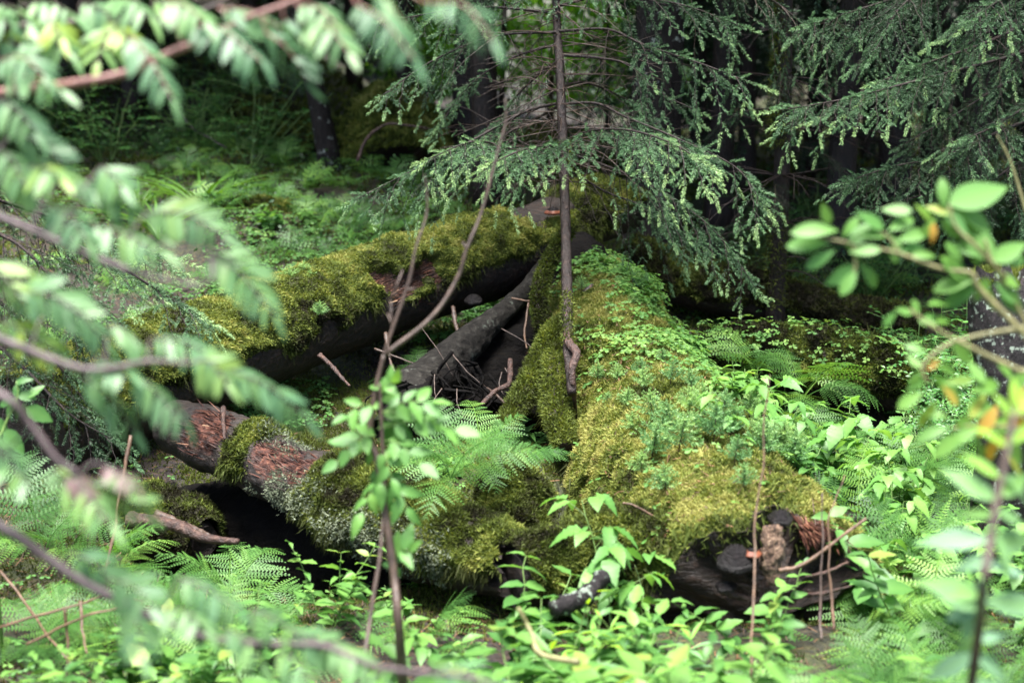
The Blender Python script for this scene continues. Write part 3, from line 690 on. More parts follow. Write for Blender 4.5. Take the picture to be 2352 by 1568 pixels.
def hanging(mo_, n_, lo, hi, ln, seed, par, tone_=.25):
    """loose moss strands drooping below the edge of the moss"""
    g = np.random.default_rng(seed); F = mo_[0].reshape(-1, 3); N_ = mo_[3].reshape(-1, 3); k = mo_[2].reshape(-1); w = (k > .03) * sstep(hi, lo, N_[:, 2]) * sstep(-.8, -.3, N_[:, 2]) * (N_[:, 1] < .2) * (np.clip(fbm(F * 8, 2, seed) - .42, 0, 1) + .01)
    ii = g.choice(len(F), n_, p=w / w.sum()); p_ = F[ii] + g.normal(0, .008, (n_, 3)) + N_[ii] * .008; B = MB()
    V, T_, t_ = shoots_on(p_, np.array([0, -.12, -1.0])[None] + .25 * N_[ii], ln, seed, tone_ + .6 * (fbm(p_ * 12, 2, 4) - .5), .0028, .22); B.add(V, T_, None, t_).obj('hanging_moss', M['moss'], par, False)
hanging(mo, 1800, -.15, .35, .034, 6, logA)

# broken log with torn red wood, lower left
B_pts = [P(400, 975, 5.85), P(520, 1022, 5.65), P(640, 1080, 5.45), P(760, 1132, 5.25), P(900, 1205, 5.05), P(1050, 1262, 4.85), P(1165, 1300, 4.72)]
B_rad = [.10, .125, .13, .14, .15, .135, .10]
def mossB(u, a, V):
    n_ = fbm(V * 5, 3, 81) - .5
    m = sstep(.44, .50, u + .12 * n_) + .8 * sstep(.22, .25, u + .05 * n_) * sstep(.31, .28, u + .05 * n_)
    return np.clip(m, 0, 1) * sstep(1.9 + n_, 1.5 + n_, np.abs(a)) * sstep(.20, .34, fbm(V * 6, 3, 87) + .10)
B_holes = [(P(470, 985, 5.6), .16, .75), (P(640, 1050, 5.3), .13, 1), (P(690, 1078, 5.2), .10, 1), (P(615, 1035, 5.35), .12, .9)]
L, mo, B_ax = make_log(B_pts, B_rad, 120, 56, 6, .19, holes=B_holes, moss=mossB, moss_h=.05, jag=.1)
logB = L.obj('broken_log', M['greybark']); shards(L, B_ax, 260, 5, (.02, .10), (0, .27)).obj('splintered_wood', M['shard'], logB, False); shards(L, B_ax, 260, 15, (.02, .10), (.27, 1)).obj('splintered_wood', M['shard'], logB, False)
tag(logB, 'short broken log with torn red wood sloping down to the right under the long log', 'log')
moss_part(*mo, 60000, .021, 6, .44, .0026).obj('moss', M['moss'], logB, False)
hanging(mo, 2000, -.15, .35, .035, 8, logB)
g = np.random.default_rng(29); Vb, _, _, Db = mo; ub = np.repeat(np.linspace(0, 1, 120), 56); ab = np.tile((np.linspace(0, 2 * math.pi, 56, endpoint=False) + math.pi) % (2 * math.pi) - math.pi, 120)
F = Vb.reshape(-1, 3); N_ = Db.reshape(-1, 3); w = sstep(.28, .36, ub) * sstep(.98, .9, ub) * sstep(.75, 1.15, ab) * sstep(2.3, 1.9, ab) * sstep(.44, .56, fbm(F * 7, 3, 33)) + .5 * sstep(.27, .30, ub) * sstep(.42, .39, ub) * sstep(-.8, -.4, ab) * sstep(.5, .2, ab)
ii = g.choice(len(F), 9000, p=w / w.sum()); LB = MB(); Vv, T3_, tt_ = shoots_on(F[ii] + N_[ii] * .012 + g.normal(0, .009, (9000, 3)), N_[ii], .011, 34, .5 + .5 * (fbm(F[ii] * 20, 2, 3) - .5) + g.normal(0, .15, 9000), .0030, 1.0)
LB.add(Vv, T3_, None, tt_).obj('lichen', M['lichen'], logB, False)
L, _, _ = make_log([P(415, 1190, 6.1), P(560, 1215, 5.9), P(780, 1300, 5.5), P(950, 1370, 5.2)], [.13, .22, .19, .12], 110, 64, 8, .2)  # near-black body added to fill the hollow with shade
tag(L.obj('hollow_shade_log', M['darkwood']), 'rotten log blackened to stand for shade in the hollow under the broken red log', 'log')

# the broad mossy nurse log on the right, cut end towards the viewer
D_pts = [(.44, 8.1, .18), (.46, 7.5, .15), (.53, 6.6, .02), (.63, 6.0, -.10), (.70, 5.2, -.12), (.775, 4.62, -.13), (.815, 4.28, -.135)]
D_rad = [.26, .30, .35, .38, .38, .385, .375]
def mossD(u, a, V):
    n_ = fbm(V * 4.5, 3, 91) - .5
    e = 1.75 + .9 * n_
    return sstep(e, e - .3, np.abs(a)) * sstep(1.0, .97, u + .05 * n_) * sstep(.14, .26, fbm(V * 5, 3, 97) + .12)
L, mo, D_ax = make_log(D_pts, D_rad, 150, 84, 9, .11, holes=[(P(1690, 1345, 4.36), .15, .6), (P(1880, 1315, 4.42), .20, .9), (P(1800, 1380, 4.36), .15, .8)], moss=mossD, moss_h=.06, jag=.22, capdepth=.12)
logD = L.obj('nurse_log', M['logbark']); shards(L, D_ax, 700, 6, (.02, .12)).obj('splintered_wood', M['shard'], logD, False)
tag(logD, 'broad low log thick with yellow-green moss and seedlings, its dark broken end facing the viewer', 'log')
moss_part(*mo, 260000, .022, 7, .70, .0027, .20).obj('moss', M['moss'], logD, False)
VD, QD, mkD, DD = mo
hanging(mo, 6000, -.1, .45, .06, 7, logD, .30)
g = np.random.default_rng(23); F = VD.reshape(-1, 3); N_ = DD.reshape(-1, 3); kk = (mkD.reshape(-1) > .3) & (N_[:, 2] > .1); ii = g.choice(np.where(kk)[0], 2600)
dv = nrm(np.cross(N_[ii], g.normal(size=(2600, 3)))); sd = np.cross(N_[ii], dv); p_ = F[ii] + N_[ii] * .014 + g.normal(0, .008, (2600, 3)); l_ = g.uniform(.008, .03, (2600, 1)) * np.where(g.random((2600, 1)) < .06, 2.5, 1); w_ = g.uniform(.0012, .0035, (2600, 1))
MB().add(np.stack([p_ - sd * w_, p_ + sd * w_, p_ + dv * l_ + sd * w_ * .5 + N_[ii] * .004, p_ + dv * l_ - sd * w_ * .5 + N_[ii] * .004], 1).reshape(-1, 3), None, np.arange(2600 * 4).reshape(-1, 4), np.repeat(g.random(2600), 4)).obj('needle_litter', M['litter'], logD, False)
# moss fringe hanging over the broken end
g = np.random.default_rng(3); e = VD[-4]; n_ = 5200; ii = g.integers(0, 84, n_); th = ((ii / 84 * 2 * math.pi) + math.pi) % (2 * math.pi) - math.pi
ok = np.abs(th) < 1.35; ii = ii[ok]; p_ = e[ii] + g.normal(0, .016, (len(ii), 3)); p_[:, 2] -= .10 * g.random(len(ii)) ** 2 * (.4 + fbm(p_ * 9, 2, 5))
fr = MB(); Vv, Tt_, tt_ = shoots_on(p_, np.array([0.1, -.6, -.7])[None] + 0 * p_, .035, 4, .42 + .6 * (fbm(p_ * 12, 2, 8) - .5))
fr.add(Vv, Tt_, None, tt_).obj('moss_fringe', M['moss'], logD, False)
# honeycombed wood hanging in the broken end, and its rotten inner planks
hw = MB()
pts = spl([P(1772, 1205, 4.34), P(1776, 1250, 4.33), P(1770, 1300, 4.33), P(1778, 1345, 4.32)], 20)
hw.tube(pts, [.026, .032, .034, .035, .034, .036, .034, .033, .035, .036, .034, .032, .033, .030, .027, .024, .022, .020, .016, .008], 16, .5, 0, .45)
hw.obj('honeycombed_wood', M['honey'], logD)
pk = MB()
for (u1, v1, u2, v2, r) in ((1850, 1325, 1950, 1290, .006), (1830, 1368, 1955, 1345, .007), (1650, 1358, 1790, 1383, .009), (1690, 1340, 1790, 1352, .004)):
    pk.tube(spl([P(u1, v1, 4.34), P((u1 + u2) / 2, (v1 + v2) / 2 + 4, 4.34), P(u2, v2, 4.40)], 16), r * np.linspace(.4, .3, 16) + r * .7 * np.sin(np.linspace(.3, 2.9, 16)), 7, .5, 0, .8)
pk.obj('rotten_splinter', M['redwood'], logD).name = 'rotten_splinters'

# ---- root buttress, leaning grey wood and dead roots in the dark hollow
L, _, _ = make_log([P(1262, 600, 7.75), P(1180, 695, 7.35), P(1090, 775, 7.05), P(1010, 850, 6.85), P(930, 945, 6.6)], [.05, .06, .075, .09, .15], 90, 44, 12, .34)
lw = L.obj('leaning_trunk', M['palewood']); tag(lw, 'grey lichened dead trunk slanting down into the dark hollow under the long log', 'dead trunk')
L, _, _ = make_log([P(1075, 850, 6.75), P(1000, 890, 6.6), P(930, 940, 6.4), P(880, 990, 6.2)], [.03, .05, .06, .05], 90, 60, 13, .45)
g = np.random.default_rng(14)
for _ in range(44):
    s_ = .7 * g.random(); u_, v_, d_ = 1075 - 195 * s_, 840 + 140 * s_, 6.72 - .5 * s_; a0 = P(u_ + g.normal(0, 25), v_ + g.normal(0, 25), d_ - .08)
    a1 = a0 + np.array([g.normal(.0, .06), g.normal(-.03, .05), g.uniform(-.16, .04)]); a2 = a1 + np.array([g.normal(.0, .06), g.normal(-.02, .05), g.uniform(-.14, -.02)])
    r_ = g.uniform(.003, .011); L.tube(spl([a0, a1, a2], 14), np.linspace(r_, r_ * .25, 14), 6, .5, 0, .3)
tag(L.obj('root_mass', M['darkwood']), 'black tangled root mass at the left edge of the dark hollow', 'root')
L, _, _ = make_log([P(1340, 600, 8.1), P(1250, 740, 7.7), P(1170, 880, 7.4), P(1150, 1010, 7.2)], [.18, .22, .27, .28], 70, 50, 14, .3)  # black mass put in to darken the back of the hollow
tag(L.obj('hollow_back_shade', M['darkwood']), 'black body added as shade at the back of the dark hollow beside the nurse log', 'stump')

BANK = {}
def bank(name, label, cat, pts, rad, seed, count, bright, mat='greybark', wide=.0034, length=.028):
    def mf(u, a, V): return sstep(2.1, 1.4, np.abs(a) + .8 * (fbm(V * 5, 3, seed) - .5)) * sstep(.15, .3, fbm(V * 6, 3, seed + 1) + .1)
    L_, mo_, _ = make_log(pts, rad, 70, 44, seed, .16, moss=mf, moss_h=.05)
    o = tag(L_.obj(name, M[mat]), label, cat)
    moss_part(*mo_, count, length, seed, bright, wide).obj('moss', M['moss'], o, False)
    BANK[name] = mo_
    return o
bank('moss_hummock', 'low dark moss hummock at the left mouth of the black hollow', 'mound',
     [P(190, 1225, 5.55), P(300, 1215, 5.6), P(400, 1215, 5.6), P(470, 1245, 5.5)], [.10, .15, .13, .07], 24, 16000, .30, length=.02, wide=.0028)
bank('mossy_stump', 'small crumbling stump with brown moss between the broken log and the nurse log', 'stump',
     [P(1185, 1270, 5.05), P(1180, 1200, 5.15), P(1178, 1130, 5.25), P(1180, 1100, 5.3)], [.12, .10, .10, .05], 15, 22000, .34, length=.022, wide=.0028)
bank('sunken_log', 'low brown moss log crossing the ground in front of the nurse log', 'log',
     [P(1180, 1330, 4.65), P(1330, 1290, 4.75), P(1460, 1270, 4.7), P(1560, 1290, 4.6)], [.10, .12, .12, .08], 16, 26000, .36, length=.022, wide=.0028)
bank('rear_log', 'sagging log with orange-brown moss behind the nurse log under the spruce', 'log',
     [P(1440, 600, 9.1), P(1600, 655, 8.9), P(1760, 690, 8.8), P(1960, 735, 8.7), P(2120, 770, 8.6)], [.15, .15, .14, .13, .12], 17, 26000, .20)
bank('mossy_log', 'dark green mossy log under the ferns on the right, left of the snag', 'log',
     [P(1600, 810, 7.3), P(1750, 830, 7.25), P(1900, 850, 7.1), P(2080, 880, 6.9), P(2250, 910, 6.8)], [.12, .15, .15, .15, .13], 18, 36000, .24)
bank('moss_mound', 'rounded brown-green moss mound behind the long log with a broken stake', 'mound',
     [P(505, 560, 10.8), P(560, 545, 10.7), P(640, 545, 10.6), P(720, 565, 10.5)], [.16, .26, .24, .12], 19, 26000, .40, wide=.006, length=.04)
bank('back_log', 'flat mossy log lying far back beside the speckled leaning trunk', 'log',
     [P(560, 275, 15.2), P(680, 310, 14.6), P(800, 345, 14.0), P(900, 370, 13.6)], [.24, .25, .22, .18], 20, 14000, .32, 'logbark', .009, .05)
bank('root_boulder', 'big dark stump with mossy top at the back left of the spruce', 'stump',
     [P(900, 400, 13.2), P(895, 330, 13.3), P(900, 270, 13.4), P(905, 225, 13.5)], [.52, .46, .40, .22], 21, 20000, .55, 'greybark', .009, .05)

# ---- broken snag at the right edge
sn = thing('snag', 'dark broken tree snag flecked with grey lichen at the right edge', 'dead tree', (0, 0, 0))
c_ = [P(2360, 1010, 5.0), P(2345, 900, 5.0), P(2330, 780, 5.02), P(2318, 690, 5.05), P(2312, 640, 5.06)]
c_ = [np.array([c_[0][0], c_[0][1], -.3])] + c_
L, _, _ = make_log(c_, [.20, .165, .15, .145, .14, .12], 90, 50, 23, .10, jag=.12)
L.obj('trunk', M['snagbark'], sn)
cap_ = MB(); g = np.random.default_rng(5); top = c_[-1]; n_ = 9000
a_ = g.uniform(0, 6.28, n_); r_ = .135 * np.sqrt(g.random(n_)); p_ = top + np.stack([r_ * np.cos(a_), r_ * np.sin(a_), .03 * fbm(np.stack([r_ * 20, a_ * 2, a_ * 0], -1), 2, 3) - .035 * (r_ / .135) ** 3], -1)
Vv, Tt_, tt_ = shoots_on(p_, UP[None] + .3 * g.normal(size=p_.shape), .03, 6, .5 + .6 * (fbm(p_ * 18, 2, 8) - .5)); cap_.add(Vv, Tt_, None, tt_)
cap_.obj('moss_cap', M['moss'], sn, False)

# ---- bracket fungi
def bracket(u, v, d, w, label, face=(0, -1, -.05), thick=.35, rim=.18, seed=0, tops='fungus_top'):
    g = np.random.default_rng(seed); f = nrm(np.array(face, float)); sd = nrm(np.cross(f, UP)); up = np.cross(sd, f)
    o = thing('bracket_fungus', label, 'fungus', P(u, v, d))
    th = np.linspace(-math.pi / 2 - .35, math.pi / 2 + .35, 25); wob = 1 + .06 * np.sin(th * 5 + seed)
    def strip(prof, name, mat):
        B = MB(); W_ = []
        for (r, z) in prof: W_.append((np.cos(th) * r * wob * w * .62)[:, None] * f + (np.sin(th) * r * wob * w * .5)[:, None] * sd + up * z * w + up * (.035 * w * np.sin(r * 24)) * (name == 'cap'))
        W_ = np.vstack(W_); k = len(th); m_ = len(prof); i = np.arange(m_ - 1)[:, None] * k; j = np.arange(k - 1)[None]
        B.add(W_, None, np.stack([i + j, i + j + 1, i + k + j + 1, i + k + j], -1).reshape(-1, 4)); return B.obj(name, M[mat], o)
    t = thick
    strip([(.0, t)] + [(r, t * (1 - r ** 2.2) + .02) for r in np.linspace(.1, 1 - rim, 9)], 'cap', tops)
    strip([(1 - rim, t * (1 - (1 - rim) ** 2.2) + .02), (1 - rim * .5, t * .12 + .045), (1, .01), (1.0, -.05), (1 - rim * .4, -.09)], 'rim', 'fungus_rim' if rim > .05 else tops)
    strip([(1 - rim * .4, -.09), (.6, -.11), (.2, -.16), (0, -.2)], 'underside', 'fungus_pore')
    return o
bracket(1270, 488, 7.98, .095, 'small bracket fungus with orange and white rim on the bare end of the long log', (.1, -1, 0), .32, .20, 1)
bracket(1690, 1290, 4.33, .115, 'large black bracket fungus with dusty ridged top on the broken log end', (-.2, -1, 0), .48, .03, 2)
bracket(1728, 1270, 4.31, .055, 'small bright orange bracket fungus on the broken log end beside the black one', (.1, -1, 0), .30, .38, 3)
bracket(1792, 1192, 4.36, .075, 'glossy black bracket fungus under the moss edge above the honeycombed wood', (0, -1, 0), .40, .03, 4)
bracket(1668, 1345, 4.33, .065, 'brown flat bracket fungus lowest on the left of the broken log end', (-.2, -1, 0), .22, .05, 5)
bracket(1735, 1322, 4.33, .05, 'thin dark bracket fungus in the middle of the broken log end', (0, -1, 0), .22, .04, 6)
bracket(1088, 690, 7.42, .095, 'dark bracket fungus hanging under the long log above the leaning grey trunk', (-.1, -1, -.1), .35, .04, 7)

# ================================================================== TREES
# young spruce standing on the nurse log: the one in focus
spr = thing('spruce_sapling', 'slim young spruce rooted on the nurse log with pale drooping sprays in focus', 'spruce tree', (0, 0, 0))
E = [P(1314, 905, 5.96), P(1306, 800, 6.08), P(1303, 700, 6.25), P(1300, 560, 6.50), P(1293, 330, 6.85), P(1285, 150, 7.0), P(1277, -40, 7.1)]
E.append(E[-1] + np.array([-.02, .02, 1.6])); E.append(E[-2] + np.array([-.05, .05, 3.6]))
tb = MB(); er = [.020, .024, .0245, .0235, .0225, .0215, .020, .014, .004]
tb.tube(spl(E, 90), np.interp(np.linspace(0, 1, 90), np.linspace(0, 1, 9), er), 12, .5, 0, .2)
tb.obj('trunk', M['sprucebark'], spr)
mb = MB(); tube_moss(mb, [P(1302, 675, 6.29), P(1303, 725, 6.21), P(1306, 790, 6.08)], [.021, .025, .026], 1100, .012, 31, .45)
tube_moss(mb, [P(1297, 400, 6.78), P(1296, 330, 6.85)], [.026, .026], 500, .022, 32, .4)
mb.obj('moss', M['moss'], spr, False)
def root(pts, r, seed, mossn, bright=.45, mat='sprucebark'):
    b = MB(); b.tube(spl(pts, 40), np.interp(np.linspace(0, 1, 40), np.linspace(0, 1, len(r)), r), 10, .5, 0, .3); o = b.obj('root', M[mat], spr)
    if mossn: m_ = MB(); tube_moss(m_, pts, [q * 1.1 for q in r], int(mossn * 2.2), .016, seed, bright); m_.obj('moss', M['moss'], o, False)
root([P(1302, 720, 6.21), P(1304, 760, 6.14), P(1308, 790, 6.06), P(1324, 810, 6.01), P(1314, 850, 5.97), P(1318, 900, 5.98), P(1324, 960, 6.12)], [.018, .020, .020, .019, .016, .012, .004], 33, 0, mat='redwood')
root([P(1292, 745, 6.40), P(1268, 775, 6.33), P(1235, 845, 6.25), P(1192, 925, 6.1), P(1150, 990, 5.9)], [.035, .05, .05, .045, .03], 34, 6500, .40)
root([P(1290, 780, 6.36), P(1278, 835, 6.22), P(1277, 930, 6.05), P(1300, 1030, 5.85)], [.04, .06, .06, .04], 35, 5500, .45)
root([P(1310, 520, 7.2), P(1262, 600, 7.2), P(1238, 680, 7.1), P(1245, 760, 7.0)], [.028, .035, .035, .03], 36, 2500, .35)
EB = [  # pixel paths of the branches (u, v, depth)
    ([(1277, 74, 7.05), (1133, 84, 7.0), (992, 141, 6.9), (880, 218, 6.8)], dict(maxbl=.34, bare=.35, hang=.6)),
    ([(1280, 102, 7.05), (1185, 130, 7.1), (1087, 190, 7.2), (999, 300, 7.3)], dict(maxbl=.26, bare=.5, hang=.6)),
    ([(1287, 236, 7.0), (1203, 258, 6.8), (1097, 316, 6.65), (970, 380, 6.55), (818, 458, 6.45)], dict(maxbl=.42, bare=.38, hang=.65)),
    ([(1297, 366, 6.95), (1185, 345, 6.6), (1090, 325, 6.3), (985, 365, 6.1)], dict(maxbl=.27, bare=.12, hang=.5, tip=.8, base=.54)),
    ([(1297, 345, 6.9), (1260, 335, 6.6), (1200, 345, 6.3), (1130, 375, 6.1)], dict(maxbl=.20, bare=.1, hang=.5, tip=.8, base=.54)),
    ([(1273, 30, 7.1), (1097, 17, 7.0), (908, 45, 6.9)], dict(maxbl=.42, bare=.3, hang=.6)),
    ([(1283, 140, 7.05), (1240, 170, 7.3), (1180, 230, 7.5), (1120, 330, 7.6)], dict(maxbl=.25, bare=.55, hang=.6)),
    ([(1288, 240, 7.0), (1200, 290, 7.3), (1100, 330, 7.5)], dict(maxbl=.25, bare=.7, hang=.4)),
    ([(1284, 72, 7.05), (1396, 68, 7.0), (1484, 105, 6.9), (1620, 150, 6.7), (1738, 196, 6.6)], dict(maxbl=.40, bare=.42, hang=.6, tip=.65)),
    ([(1288, 127, 7.05), (1379, 134, 7.0), (1449, 151, 6.95), (1500, 205, 6.9), (1590, 250, 6.8)], dict(maxbl=.30, bare=.5, hang=.6)),
    ([(1290, 239, 7.0), (1370, 238, 6.9), (1440, 270, 6.75), (1560, 320, 6.6), (1690, 385, 6.5), (1752, 470, 6.45)], dict(maxbl=.48, bare=.32, hang=.65, tip=.75, base=.5)),
    ([(1296, 325, 7.0), (1360, 300, 6.6), (1450, 300, 6.3), (1545, 330, 6.1), (1610, 370, 6.05)], dict(maxbl=.34, bare=.08, hang=.55, tip=.85, base=.56)),
    ([(1298, 350, 7.0), (1396, 383, 6.95), (1520, 440, 6.85), (1640, 530, 6.75), (1735, 660, 6.7)], dict(maxbl=.42, bare=.40, hang=.5, tip=.6)),
    ([(1299, 385, 7.0), (1390, 440, 7.1), (1490, 480, 7.1), (1600, 560, 7.05)], dict(maxbl=.40, bare=.45, hang=.7, tip=.5)),
    ([(1278, 15, 7.1), (1400, -10, 7.0), (1560, 10, 6.9), (1700, 60, 6.8)], dict(maxbl=.40, bare=.3, hang=.7)),
    ([(1278, -20, 7.1), (1180, -40, 6.9), (1040, -30, 6.7)], dict(maxbl=.36, bare=.25, hang=.6)),
    ([(1289, 200, 7.02), (1340, 190, 7.3), (1420, 220, 7.6), (1500, 290, 7.8)], dict(maxbl=.3, bare=.6, hang=.5)),
]
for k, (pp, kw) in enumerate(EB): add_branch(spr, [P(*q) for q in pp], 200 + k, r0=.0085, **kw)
g = np.random.default_rng(8); dt = MB()                      # bare dead side twigs of the lower trunk
for _ in range(90):
    v = g.uniform(-20, 420); u = np.interp(v, [-40, 150, 330, 560], [1277, 1285, 1293, 1300]); a = g.uniform(0, 6.28); L_ = g.uniform(.12, .55)
    p0 = P(u, v, np.interp(v, [-40, 560], [7.1, 6.95])); d_ = np.array([math.cos(a), math.sin(a), g.uniform(-.35, .25)])
    q = spl([p0, p0 + d_ * L_ * .5 + g.normal(0, .02, 3), p0 + d_ * L_ + np.array([0, 0, -.12 * L_])], 8); dt.tube(q, np.linspace(.0035, .001, 8), 4, .5, cap=False)
    for _ in range(4):
        w = q[g.integers(2, 8)]; dd = nrm(d_ + g.normal(0, .7, 3)); dt.tube(np.array([w, w + dd * L_ * .25, w + dd * L_ * .45 - [0, 0, .02]]), [.0017, .0012, .0007], 3, .5, cap=False)
dt.obj('dead_twigs', M['twig'], spr)
for k in range(26):                                            # the sapling goes on above the frame
    f = k / 26; h = f * 3.2; a = k * 2.4
    r_ = link('branch', GBN[k % 3][0], spr, tuple(E[6] + np.array([-.03 * f, .03 * f, .15 + h])), (0, .15, a), (.85 * (1 - f) + .15)); link('needles', GBN[k % 3][1], r_)

# big spruce at the right, trunk outside the frame, long boughs reaching in
rs = thing('spruce_tree', 'spruce outside the right edge whose long drooping boughs reach in over the dark wood', 'spruce tree', (0, 0, 0))
xs, ys = 3.55, 7.6
tb = MB(); z = np.linspace(-.2, 14, 40); tb.tube(np.stack([xs + .02 * np.sin(z), ys + 0 * z, z], -1), .15 * (1 - .9 * z / 14), 14, .5, 0, .15); tb.obj('trunk', M['lichenbark'], rs)
def RT(v): q = P(2700, v, 7.6); return (xs, ys, q[2])
HB = [
    ([RT(20), P(2500, 60, 7.2), P(2352, 120, 6.9), P(2090, 190, 6.6), P(1949, 226, 6.45), P(1790, 254, 6.3)], dict(maxbl=.46, bare=.45, hang=.62, tip=.7, base=.42)),
    ([RT(-40), P(2450, 20, 7.3), P(2265, 98, 7.0), P(2150, 138, 6.8), P(2019, 188, 6.65)], dict(maxbl=.34, bare=.5, hang=.5, tip=.7, base=.42)),
    ([RT(150), P(2480, 230, 7.3), P(2265, 316, 7.0), P(2160, 362, 6.8), P(2054, 382, 6.7), P(1948, 416, 6.6)], dict(maxbl=.42, bare=.4, hang=.6, tip=.55, base=.36)),
    ([RT(-220), P(2400, -90, 7.4), P(2100, -15, 7.1), P(1950, 30, 6.9), P(1857, 58, 6.8)], dict(maxbl=.40, bare=.45, hang=.6, tip=.55, base=.36)),
    ([RT(-260), P(2350, -120, 7.2), P(2180, -60, 7.0), P(2072, 14, 6.8), P(2010, 118, 6.7)], dict(maxbl=.40, bare=.4, hang=.7, tip=.5, base=.36)),
    ([RT(-150), P(2450, -60, 6.9), P(2300, 0, 6.6), P(2225, 58, 6.5)], dict(maxbl=.40, bare=.35, hang=.5, tip=.7, base=.42)),
    ([RT(120), P(2500, 170, 7.0), P(2400, 220, 6.8), P(2283, 290, 6.6), P(2215, 320, 6.5)], dict(maxbl=.42, bare=.3, hang=.7, tip=.6, base=.36)),
    ([RT(300), P(2500, 350, 7.4), P(2300, 400, 7.2), P(2150, 440, 7.1), P(2000, 480, 7.0)], dict(maxbl=.42, bare=.4, hang=.7, tip=.4, base=.30)),
    ([RT(60), P(2500, 110, 7.8), P(2330, 180, 7.7), P(2200, 260, 7.6), P(2080, 330, 7.5)], dict(maxbl=.46, bare=.3, hang=.8, tip=.4, base=.32)),
    ([RT(-60), P(2500, 0, 7.9), P(2300, 60, 7.9), P(2180, 130, 7.8), P(2080, 210, 7.8)], dict(maxbl=.46, bare=.3, hang=.8, tip=.4, base=.32)),
    ([RT(200), P(2550, 260, 7.2), P(2420, 330, 7.0), P(2300, 400, 6.8), P(2240, 470, 6.7)], dict(maxbl=.46, bare=.2, hang=.8, tip=.4, base=.32)),
]
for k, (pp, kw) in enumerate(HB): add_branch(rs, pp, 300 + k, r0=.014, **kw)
for k in range(48):
    f = k / 48; a = k * 2.4; h = 2.9 + f * 10.5
    r_ = link('branch', GB[k % 4][0], rs, (xs, ys, h), (0, .18, a), 1.5 * (1 - f) + .25); link('needles', GB[k % 4][1], r_)

# small spruce at the left, half hidden by the rowan
ls = thing('spruce_tree', 'small spruce at the left behind the rowan sprays, with bright new tips over the log', 'spruce tree', (0, 0, 0))
bx = P(-60, 700, 5.6); gz0 = float(gz(bx[0], bx[1]))
tb = MB(); z = np.linspace(gz0 - .1, 3.6, 30); tb.tube(np.stack([bx[0] + 0 * z, bx[1] + 0 * z, z], -1), .035 * (1 - .9 * (z - gz0) / 3.8), 10, .5, 0, .15); tb.obj('trunk', M['sprucebark'], ls)
def LT(v): return (bx[0], bx[1], P(0, v, 5.6)[2])
for k, (pp, kw) in enumerate([
    ([LT(470), P(100, 530, 5.6), P(270, 610, 5.6), P(400, 690, 5.6), P(452, 722, 5.6)], dict(maxbl=.30, bare=.3, hang=.35, tip=.95, base=.5)),
    ([LT(430), P(120, 500, 5.8), P(280, 560, 5.9), P(410, 600, 6.0)], dict(maxbl=.28, bare=.3, hang=.4, tip=.9, base=.48)),
    ([LT(560), P(60, 620, 5.6), P(160, 700, 5.6), P(250, 800, 5.7)], dict(maxbl=.36, bare=.2, hang=.7, tip=.4, base=.34)),
    ([LT(500), P(40, 560, 5.4), P(120, 640, 5.3), P(200, 720, 5.2)], dict(maxbl=.40, bare=.2, hang=.75, tip=.4, base=.34)),
    ([LT(640), P(30, 720, 5.6), P(120, 820, 5.6), P(200, 930, 5.6)], dict(maxbl=.34, bare=.2, hang=.75, tip=.4, base=.34)),
    ([LT(750), P(60, 850, 5.5), P(160, 950, 5.4), P(260, 1010, 5.4)], dict(maxbl=.30, bare=.2, hang=.6, tip=.5, base=.38)),
    ([LT(350), P(-20, 420, 5.8), P(100, 480, 5.9), P(200, 560, 6.0)], dict(maxbl=.36, bare=.2, hang=.7, tip=.5, base=.38)),
]): add_branch(ls, [np.array(q) for q in pp], 400 + k, r0=.009, **kw)

# trunks that can be told apart, each with an unseen crown sized to shade the background
CROWN = [crown_mesh(s, 15, h0, r, T_TWIG_SHADE) for s, h0, r in ((1, 3.6, 3.5), (2, 3.2, 3.6), (3, 4.0, 3.9))]
CROWN_LOW = [crown_mesh(s, 14, h0, r, T_TWIG_FAR, .42, 5) for s, h0, r in ((4, .7, 1.9), (5, 1.1, 2.1))]
TR = [trunk_mesh(s, 14.6, r, mt, dead=(.3, 3.0), ndead=n_) for s, r, mt, n_ in ((1, .15, 'sprucebark', 40), (2, .11, 'sprucebark', 46), (3, .19, 'lichenbark', 20))]
def big_tree(name, label, u, d, trunk, crown, group=None, rz=0., lean=(0, 0), sc=1.0, low=None):
    q = on_ground(u, d); r = thing(name, label, 'tree', q, rz, group, sc); r.rotation_euler = (lean[0], lean[1], rz)
    link('trunk', trunk, r)
    if crown is not None: link('crown', crown, r)
    return r
tF = trunk_mesh(31, 15, .17, 'lichenbark', (.004, .01), (.5, 3), 20)
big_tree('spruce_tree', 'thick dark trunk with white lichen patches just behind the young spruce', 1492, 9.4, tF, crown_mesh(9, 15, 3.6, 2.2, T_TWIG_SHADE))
tG = trunk_mesh(32, 11, .050, 'sprucebark', (-.012, .0), (.3, 2.6), 70)
tg = big_tree('spruce_tree', 'thin mossy trunk with bare twigs between the two leafy spruces', 1778, 8.6, tG, None)
mb = MB(); tube_moss(mb, [(0.0, 0, .2), (-.005, 0, .8)], [.065, .05], 900, .03, 51, .32); tube_moss(mb, [(-.015, 0, 1.15), (-.02, 0, 2.0)], [.05, .045], 1800, .035, 52, .4); mb.obj('moss', M['moss'], tg, False)
for k in range(12):
    r_ = link('branch', GB[k % 4][0], tg, (-.03, 0, 3.2 + k * .6), (0, .2, k * 2.4), .9 - k * .05); link('needles', GB[k % 4][1], r_)
for k in range(9):
    r_ = link('branch', GB[k % 4][0], tg, (-.012, 0, .5 + k * .22), (0, .15, k * 2.1 + .3), .34); link('needles', GB[k % 4][1], r_)
CJ = crown_mesh(12, 14, 4.2, 1.7, T_TWIG_SHADE)
tJ = trunk_mesh(33, 14, .095, 'lichenbark', (-.17, .02), (2.5, 3.5), 6)
